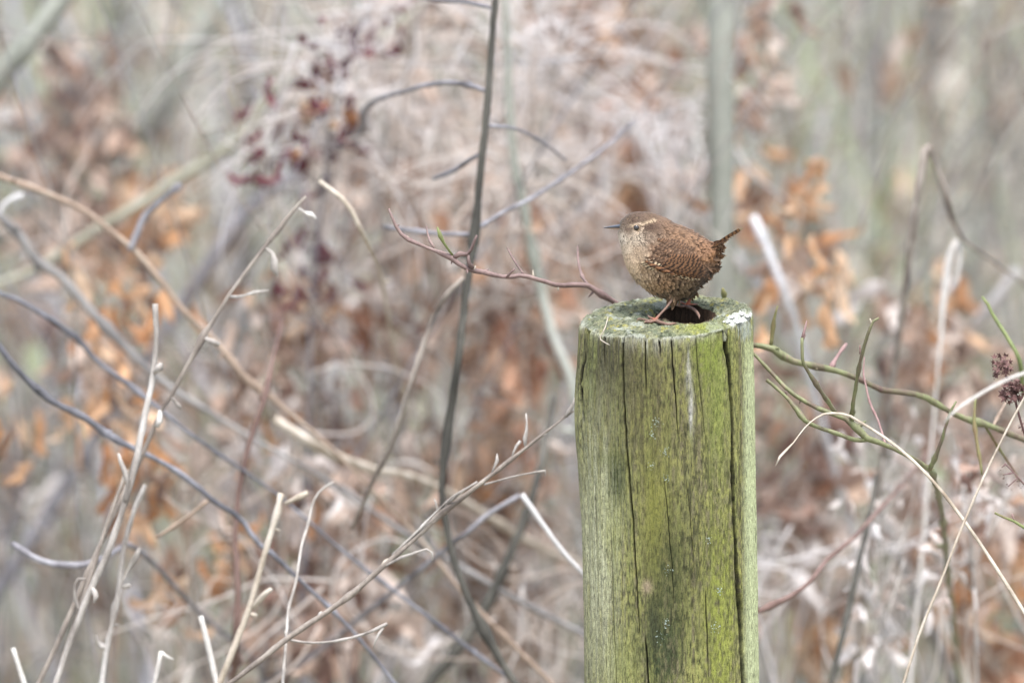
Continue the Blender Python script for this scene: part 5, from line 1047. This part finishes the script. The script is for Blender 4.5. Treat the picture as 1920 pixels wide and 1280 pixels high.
shrub("withered shrub with sparse amber leaves behind the green rose twig", [(1720, 1285), (1725, 1000), (1730, 750), (1760, 540)], .95, [(1700, 640, 30, 30, 6, 'orange'), (1735, 660, 30, 40, 8, 'orange'), (1775, 600, 22, 22, 5, 'orange'), (1790, 690, 60, 40, 10, 'tan'), (1700, 760, 60, 40, 8, 'tan'), (1860, 680, 50, 60, 10, 'tan'), (1640, 660, 50, 60, 6, 'pale'), (1760, 820, 60, 40, 10, 'brown')], 'tan')
shrub("withered shrub with a few tan leaves in the far top right corner", [(1890, 900), (1895, 600), (1890, 300), (1885, 20)], 2.6, [(1890, 80, 40, 60, 10, 'brown'), (1870, 170, 30, 40, 4, 'rust'), (1905, 330, 30, 60, 5, 'brown')], 'grey', size=.036)
shrub("withered shrub with brown and blush leaves along the bottom, under the long weed stalk", [(660, 1290), (655, 1220), (650, 1120), (640, 960)], .75, [(600, 1230, 60, 50, 18, 'brown'), (680, 1230, 60, 50, 16, 'tan'), (640, 1130, 60, 60, 14, 'tan'), (560, 1150, 50, 50, 10, 'brown'), (640, 1010, 60, 60, 16, 'brown'), (700, 960, 60, 60, 12, 'tan'), (600, 930, 40, 50, 8, 'pale'), (500, 1250, 50, 40, 10, 'tan')], 'tan')
shrub("withered shrub with blush white leaves along the bottom, left of the post", [(920, 1290), (915, 1220), (910, 1100), (900, 900)], 1.0, [(780, 1050, 60, 60, 16, 'rust'), (800, 1150, 60, 60, 16, 'pale'), (900, 1080, 60, 70, 16, 'tan'), (980, 1100, 60, 70, 18, 'pale'), (1050, 1150, 50, 80, 16, 'pale'), (1050, 1010, 50, 60, 12, 'tan'), (900, 1210, 70, 50, 16, 'tan'), (780, 1250, 70, 40, 14, 'pale'), (1020, 1250, 60, 40, 14, 'tan'), (850, 960, 60, 50, 12, 'tan'), (960, 980, 60, 50, 12, 'tan'), (760, 880, 60, 60, 10, 'tan')], 'tan')
shrub("withered shrub with dull mauve leaves far left, behind the pale weed stalks", [(60, 1290), (65, 1100), (70, 900), (60, 640)], 1.7, [(60, 650, 60, 70, 12, 'brown'), (80, 830, 60, 60, 10, 'brown'), (40, 940, 40, 60, 8, 'tan'), (330, 800, 60, 70, 12, 'brown'), (370, 720, 60, 60, 12, 'tan'), (420, 780, 60, 60, 12, 'pale'), (250, 1130, 50, 70, 14, 'brown')], 'grey', size=.05)

# ------------------------------------------------------------------ tufts of dry grass, blade by blade
def tuft(label, x, y, dd, blades, length, m='blade', droop=1.0, spread=40, lean=0.0, wid=1.0, cat="grass"):
    """(x, y): photo pixel where the bunch arches over; blades hang from there on both sides and share one stalk to the ground"""
    dd = dd * 1.2; p0 = at(x, y, dd); sc_ = S * (D0 + dd); blades = int(blades * (.85 if y < 300 else .55))
    base = np.array([p0[0] + rnd.uniform(-.06, .06), p0[1] + rnd.uniform(.0, .1), 0.0])
    t = thing("grass_tuft", label, cat, tuple(base), "tufts of dry grass behind the post")
    stem("stalk", [[*base, 3.2 * sc_], [*(base * .5 + p0 * .5 + np.array([rnd.gauss(0, .02), 0, 0])), 3 * sc_], [*(p0 - np.array([0, 0, .01])), 1.6 * sc_]], M['weedpale'], t, sides=6, step=.02)
    for q in range(blades):
        sx_ = rnd.gauss(lean, .8); k = length * sc_ * rnd.choice((.4, .6, .8, 1.0, 1.25)) * rnd.uniform(.7, 1.15); dr = droop * rnd.uniform(.5, 1.15); kink = rnd.gauss(0, .16) * k
        top = at(x + rnd.gauss(0, 1.0) * spread, y + rnd.gauss(.3, 1.0) * spread, dd + rnd.uniform(-.25, .25)) + np.array([0, 0, -abs(rnd.gauss(0, .03))])
        r_ = rnd.uniform(2.0, 4.4) * sc_ * wid
        s0 = p0 + (base - p0) * rnd.uniform(.02, .22); pts = [[*s0, r_ * .6], [*(s0 * .45 + top * .55 + np.array([rnd.gauss(0, .01), rnd.gauss(0, .01), rnd.uniform(0, .02)])), r_], [*(top - np.array([sx_ * .01, 0, k * .05])), r_],
               [*(top + np.array([sx_ * k * .22, rnd.gauss(0, .2) * k, 0])), r_], [*(top + np.array([sx_ * k * .42, rnd.gauss(0, .3) * k, -k * .35 * dr])), r_ * .9], [*(top + np.array([sx_ * k * .46 + kink, rnd.gauss(0, .3) * k, -k * .62 * dr])), r_ * .7], [*(top + np.array([sx_ * k * .5 - kink * .4, rnd.gauss(0, .35) * k, -k * .98 * dr])), r_ * .35]]
        _seed[0] += 1
        C = catmull(np.array(pts), 26); V, F = tube_geo(C[:, :3], np.maximum(C[:, 3], .0003), 5, .3, .1, _seed[0])
        obj("blade", mk("blade", V, F), L[m], t)
tuft("white plume of arching grass drooping over above the bird's back", 1275, 195, .95, 20, 180, 'whiteblade', 1.0, 40, .8, .9)
tuft("pale looping grass at the top edge, left of the dark sapling", 610, 70, .8, 30, 170, 'blade', .7, 70, .5)
tuft("pale grass hanging in curves just right of the dark sapling's upper part", 985, 110, 1.1, 30, 260, 'blade', 1.0, 60, .3)
tuft("straw coloured grass curving beside the dark sapling, level with the bird", 930, 275, .8, 20, 170, 'blade', 1.0, 40, .4)
tuft("pale grass in small loops between red clusters and dark sapling", 810, 205, 1.0, 22, 150, 'blade', .9, 50, .2)
tuft("whitish grass arching over, right above the bird's beak", 1110, 240, 1.2, 24, 200, 'blade', 1.0, 50, .2)
tuft("white blurred grass at the far left, below the slanting branches", 105, 850, 1.2, 14, 120, 'whiteblade', 1.0, 26, -.3, 1.3)
tuft("bluish white grass hanging near the bottom, between weed stalk and X of stems", 765, 1090, .8, 18, 190, 'whiteblade', 1.0, 26, .0, 1.2)
tuft("pale grass near the bottom edge just left of the post", 1040, 1080, .8, 20, 180, 'blade', 1.0, 40, .1)
tuft("whitish grass hanging close to the right side of the post, low down", 1455, 985, .8, 16, 150, 'whiteblade', 1.0, 24, .3, 1.2)
tuft("pale grass in the lower right, behind the shrivelled white leaves", 1590, 1000, 1.1, 20, 200, 'blade', 1.0, 60, .2)
tuft("beige grass low at the left, around the short white sticks", 320, 1080, .7, 22, 170, 'blade', .9, 70, .2)
tuft("beige grass right of the stubbed stick, low at the left", 580, 960, .9, 24, 190, 'blade', 1.0, 60, .2)
tuft("fawn grass behind the green rose twig at the right", 1700, 860, 1.1, 22, 200, 'blade', 1.0, 70, .0)
tuft("fawn grass by the right edge, behind the seed heads", 1870, 830, .9, 18, 190, 'blade', 1.0, 50, .0)

# ------------------------------------------------------------------ bare bushes: fine crossing twigs
def bush(label, px, dd, m, stems=4, fan=.35, n=7, r=3.2):
    dd = dd * 1.4 + .15; r = r * .9; stems = stems - (px < 300 or px > 1380)
    b = at(px, 640, dd); sc_ = S * (D0 + dd); base = np.array([b[0], b[1], 0.0])
    t = thing("bare_bush", label, "bush", tuple(base), "bare bushes in the thicket")
    for q in range(stems):
        a = rnd.uniform(-fan, fan); ay = rnd.uniform(-.2, .2); hgt = rnd.uniform(1.05, 1.5)
        P = []; x, y = base[0] + rnd.gauss(0, .03), base[1] + rnd.gauss(0, .03)
        for k in range(11):
            z = hgt * k / 10; P.append([x, y, z - .01, r * sc_ * (1.25 - .095 * k)]); a += rnd.gauss(0, .16); x += a * hgt / 10; y += ay * hgt / 10
        stem("stem", P, M[m], t, sides=6, nodes=8, wob=.002, step=.015)
        for w in range(n):
            k = rnd.uniform(4.2, 10); i_ = int(min(k, 9)); p = np.array(P[i_]) * (1 - k + i_) + np.array(P[i_ + 1]) * (k - i_)
            sg = rnd.choice((-1, 1)); ln = rnd.uniform(.08, .28); up = rnd.uniform(-.25, 1.1); T = [[*p[:3], p[3] * .6]]; c = p[:3].copy()
            for e in range(4):
                c = c + np.array([sg * ln / 4, rnd.gauss(0, .25) * ln / 4, up * ln / 4]); up += rnd.gauss(0, .45); T.append([*c, p[3] * (.55 - .1 * e)])
            stem("twig", T, M[m], t, sides=5, nodes=3, step=.008)
            for v in range(2):
                s0 = np.array(T[rnd.choice((1, 2, 3))][:3]); l2 = ln * rnd.uniform(.2, .5); u2 = rnd.uniform(-.6, 1.3)
                stem("twig", [[*s0, p[3] * .35], [*(s0 + np.array([sg * l2 * .5, rnd.gauss(0, .2) * l2, u2 * l2 * .6])), p[3] * .3], [*(s0 + np.array([sg * l2 * .9, rnd.gauss(0, .3) * l2, u2 * l2 * 1.2])), p[3] * .15]], M[m], t, sides=5, step=.008)
for a in [("bare grey bush of crossing twigs at the far left edge", 20, .75, 'grey'), ("bare brown bush tangled behind the white tipped weed stalk", 190, 1.0, 'weed'), ("bare tan bush between the weed stalks and the red brown stem", 370, .6, 'tan'), ("bare dark bush under the arching olive branch", 480, 1.3, 'dark'),
          ("bare pale bush behind the dark red leaf clusters", 590, 1.0, 'weedpale'), ("bare dark bush in the gap left of the dark sapling", 720, .8, 'weed'), ("bare drab bush behind the dark sapling's middle", 850, 1.2, 'dark'), ("bare pale bush at the top, between dark sapling and bird", 1010, .9, 'weedpale'),
          ("bare drab bush close behind the left of the post", 1060, .5, 'weed'), ("bare grey bush behind the bird and post", 1210, 1.5, 'grey'), ("bare tan bush just right of the post", 1480, .7, 'tan'), ("bare tan bush behind the green rose twig", 1620, .55, 'tan'),
          ("bare pale bush behind the dark seed heads at the right edge", 1820, .7, 'weedpale'), ("bare grey bush blurred in the right, under the snapped stalk", 1740, 1.5, 'grey'), ("bare dark bush low in the centre by the X of stems", 900, .55, 'weed'), ("bare pale bush low in the centre under the long weed stalk", 640, .55, 'weedpale'),
          ("bare slate bush crossing behind the slanting branches at the left", 90, .5, 'slate'), ("bare dark bush behind the amber leaves at centre left", 540, .7, 'dark'), ("bare slate bush just left of the dark sapling, at its foot", 780, .5, 'slate'), ("bare grey bush between dark sapling and olive sapling", 940, .6, 'grey'),
          ("bare dark bush behind the russet leaves at the bird's head", 1150, .9, 'dark'), ("bare slate bush behind the white bleached stick", 1400, .9, 'slate'), ("bare brown bush between the tan straw and the bent straw", 1700, .45, 'weed'), ("bare dark bush at the right edge behind the copper leaves", 1880, 1.0, 'dark'), ("bare grey bush low between the weed stalks and the small white sticks", 280, .45, 'grey')]: bush(*a)
def wisps(label, x, y, dd, n, rx, ry, m='blade'):
    """a tangle of thin curling straw on one thin stalk"""
    sc_ = S * (D0 + dd); c = at(x, y, dd); base = np.array([c[0] + rnd.uniform(-.05, .05), c[1] + .03, 0.0])
    t = thing("curly_weed", label, "weed", tuple(base), "curled straw tangles")
    stem("stalk", [[*base, 2.4 * sc_], [*(base * .5 + c * .5 + np.array([.015, 0, 0])), 2.2 * sc_], [*(c + np.array([0, 0, .3 * ry * sc_])), 1.2 * sc_]], M['weedpale'], t, sides=6, step=.02)
    for q in range(int(n * (.75 if y < 400 else .3))):
        p = c + np.array([rnd.uniform(-.9, .9) * rx * sc_, rnd.gauss(0, .05), rnd.uniform(-.9, .9) * ry * sc_]); an = rnd.uniform(0, 6.28); tu = rnd.gauss(0, .22); ln = rnd.uniform(.012, .028); r_ = rnd.uniform(1.4, 3.4) * sc_; T = [[*(c * .25 + p * .75), r_]]; p = T[0][:3]; p = np.array(p)
        for e in range(7):
            p = p + np.array([math.cos(an) * ln, rnd.gauss(0, .3) * ln, math.sin(an) * ln - .004]); an += tu + rnd.gauss(0, .22); T.append([*p, r_ * (1 - .1 * e)])
        _seed[0] += 1; C = catmull(np.array(T), 22); V, F = tube_geo(C[:, :3], np.maximum(C[:, 3], .0003), 5, .45, .1, _seed[0])
        obj("strand", mk("strand", V, F), L[m], t)
wisps("tangle of curled bleached straw in the upper centre, left of the red clusters' top", 600, 70, .85, 36, 90, 80, 'whiteblade')
wisps("tangle of curled straw at the top edge between arching branch and dark sapling", 770, 90, .95, 40, 110, 110)
wisps("tangle of curled bleached straw directly right of the dark sapling's top", 1000, 90, 1.0, 40, 80, 120, 'whiteblade')
wisps("tangle of curled straw beside the dark sapling, above the rose branch", 960, 330, .85, 34, 80, 100)
wisps("tangle of curled straw over the rose branch tip", 790, 300, .95, 36, 120, 100)
wisps("tangle of curled bleached straw above the bird's beak", 1110, 200, 1.2, 30, 80, 110, 'whiteblade')
wisps("tangle of curled straw low at the centre between long weed stalk and post", 980, 1120, .7, 36, 120, 110)
wisps("tangle of curled straw at the bottom between stubbed stick and long weed stalk", 620, 1120, .6, 30, 110, 120)
wisps("tangle of curled bleached straw right of the post, low down", 1540, 1080, .7, 34, 100, 130, 'whiteblade')
wisps("tangle of curled straw in the lower right corner", 1800, 1080, .65, 34, 110, 140)
wisps("tangle of curled straw behind the uppermost slanting branches at the left", 130, 420, 1.1, 26, 120, 100)
wisps("tangle of curled straw around the amber leaves at centre left", 520, 760, .8, 26, 110, 120)

# ------------------------------------------------------------------ young trees farther back
def tree(label, px, dd, rpx, m, lean=0.0, height=4.5, rough_bark=None):
    b = at(px, 640, dd); sc_ = S * (D0 + dd); r = rpx * sc_
    x0 = b[0] - lean * b[2]; base = np.array([x0, b[1], 0.0])
    t = thing("young_tree", label, "tree", tuple(base), "young bare trees behind the shrubs")
    pts = [[x0 + lean * z + rnd.gauss(0, .006), b[1] + rnd.gauss(0, .01), z - .02, r * (1.25 - .9 * z / height)] for z in np.linspace(0, height, 9)]
    stem("trunk", pts, M[m], t, sides=10, nodes=6, wob=.004, step=.03)
    for q in range(9):
        z = rnd.uniform(1.3, height * .95); k = np.interp(z, [p[2] for p in pts], range(9)); p = np.array(pts[int(k)]) * (1 - k % 1) + np.array(pts[min(int(k) + 1, 8)]) * (k % 1)
        a = rnd.uniform(0, 6.28); ln = rnd.uniform(.4, 1.1) * (1.1 - z / height * .6)
        q1 = p[:3] + np.array([math.cos(a) * ln * .5, math.sin(a) * ln * .5, ln * .35]); q2 = p[:3] + np.array([math.cos(a) * ln, math.sin(a) * ln, ln * .9])
        stem("limb", [[*p[:3], p[3] * .5], [*q1, p[3] * .35], [*q2, p[3] * .1]], M[m], t, sides=6, step=.03)
        for w in range(3):
            s0 = q1 * (1 - w / 3) + q2 * (w / 3); a2 = a + rnd.uniform(-1, 1); l2 = ln * .5
            stem("twig", [[*s0, p[3] * .2], [*(s0 + np.array([math.cos(a2) * l2, math.sin(a2) * l2, l2 * .6])), p[3] * .06]], M[m], t, sides=5, step=.03)
tree("slender grey green tree trunk rising straight up just behind the bird", 1345, .98, 24, 'greygreen')
tree("faint olive trunk to the right of the slender tree behind the bird", 1450, 3.0, 18, 'yellowgreen')
tree("soft dark grey trunk standing alone in the upper right", 1635, 3.2, 26, 'grey')
tree("faint bluish trunk blurred just right of the dark grey one", 1720, 5.0, 22, 'greygreen', .02)
tree("soft dark trunk in the left part, above the knobbly weed stalk", 455, 3.4, 24, 'grey', .03)
tree("pale trunk blurred at the left, beyond the curved pale branch", 250, 4.2, 26, 'greygreen', -.04)
tree("faint trunk by the left edge, beyond the tan shrub", 55, 5.0, 26, 'mauve', .05)
tree("grey trunk hidden among pale grass above the rose branch", 690, 3.0, 20, 'greygreen', -.02)
tree("grey green trunk blurred between the dark sapling and the bird's beak", 1125, 2.2, 16, 'greygreen', .01)
tree("faint leaning trunk at the right edge of the picture", 1850, 4.4, 22, 'mauve', -.12)
tree("faint pale trunk far back over the bird's tail", 1545, 7.0, 24, 'palegrey', .02)
tree("faint trunk far back between upper left branch and arching branch", 350, 6.5, 24, 'yellowgreen', .08)

# ------------------------------------------------------------------ the thicket beyond: too many thin stems and leaves to count
def thicket():
    V, F, C, nb = [], [], [], 0
    cols = [(192, 188, 178), (176, 174, 164), (156, 166, 148), (186, 182, 184), (146, 156, 120), (204, 198, 188), (104, 102, 98), (172, 150, 132), (158, 162, 142), (182, 183, 196), (104, 100, 94), (172, 172, 182), (192, 186, 174), (162, 168, 146)]
    n = 5200
    for q in range(n):
        y = D0 * 0 + 1.6 + 12 * rnd.random() ** 1.3; half = ((D0 + y) * .040 + .5) * (1 if q < 2600 else 3.2)
        x = CAM[0] + rnd.uniform(-half, half); h = rnd.uniform(.5, 1.5); lx, ly = rnd.gauss(0, .22), rnd.gauss(0, .15); r = rnd.uniform(.0015, .005)
        c = lin(np.minimum(np.array(rnd.choice(cols)) + 2, 235)) * rnd.uniform(.8, 1.15)
        dx, dy = r * 2, 0
        P = [np.array([x + lx * (z / h) ** 1.5 * h + .03 * math.sin(z * 5 + q), y + ly * (z / h) * h, z]) for z in np.linspace(-.02, h, 6)]
        for k, p in enumerate(P):
            rr = r * (1.1 - .15 * k)
            V += [p + np.array([rr, 0, 0]), p + np.array([-rr * .5, rr * .87, 0]), p + np.array([-rr * .5, -rr * .87, 0])]; C += [c] * 3
        for k in range(5):
            for e in range(3): F.append([nb + k * 3 + e, nb + k * 3 + (e + 1) % 3, nb + k * 3 + 3 + (e + 1) % 3, nb + k * 3 + 3 + e])
        nb += 18
        if rnd.random() < .6:      # a few withered leaves on it
            lc = lin(rnd.choice([(190, 162, 140), (196, 182, 170), (184, 180, 174), (172, 146, 126), (172, 166, 156), (148, 156, 128)]))
            for _ in range(5):
                p = P[rnd.randint(2, 5)] + np.array([rnd.gauss(0, .03), rnd.gauss(0, .03), rnd.gauss(0, .04)]); e1 = np.array([rnd.gauss(0, 1), rnd.gauss(0, 1), rnd.gauss(0, 1)]); e1 /= np.linalg.norm(e1); e2 = np.cross(e1, [.2, .3, .9]); e2 /= np.linalg.norm(e2); z = rnd.uniform(.012, .026)
                V += [p + e1 * z, p + e2 * z * .5, p - e1 * z, p - e2 * z * .5 + np.array([0, 0, z * .3])]; C += [lc * rnd.uniform(.8, 1.1)] * 4; F.append([nb, nb + 1, nb + 2, nb + 3]); nb += 4
    m = colmat("thicket_stems", .85, .15)
    o = obj("thicket", mk("thicket", np.array(V), F, False, np.array(C)), m)
    tag(o, "blurred thicket of thin pale stems and withered leaves filling the background", "thicket", kind="stuff")
thicket()
def litter():
    V, F, C, nb = [], [], [], 0
    for q in range(14000):
        y = -1.5 + 22 * rnd.random() ** 1.2; half = ((D0 + y) * .05 + .6) * (1 if q < 8000 else 2.6); x = CAM[0] + rnd.uniform(-half, half); z = rnd.uniform(.02, .09)
        e1 = np.array([rnd.gauss(0, 1), rnd.gauss(0, 1), rnd.gauss(0, .4)]); e1 /= np.linalg.norm(e1); e2 = np.cross([0, .2, 1.0], e1); e2 /= np.linalg.norm(e2); s_ = rnd.uniform(.018, .035); p = np.array([x, y, z])
        V += [p + e1 * s_, p + e2 * s_ * .55, p - e1 * s_, p - e2 * s_ * .55 + np.array([0, 0, .012])]
        C += [lin(rnd.choice([(176, 140, 108), (196, 172, 146), (156, 128, 104), (204, 190, 172), (140, 142, 104)]))] * 4; F.append([nb, nb + 1, nb + 2, nb + 3]); nb += 4
    o = obj("leaf_litter", mk("leaf_litter", np.array(V), F, False, np.array(C)), colmat("litter_leaves", .85, .15)); tag(o, "pale fallen leaves lying over the woodland floor", "leaves", kind="stuff")
litter()
print("leaves", NLEAF[0])
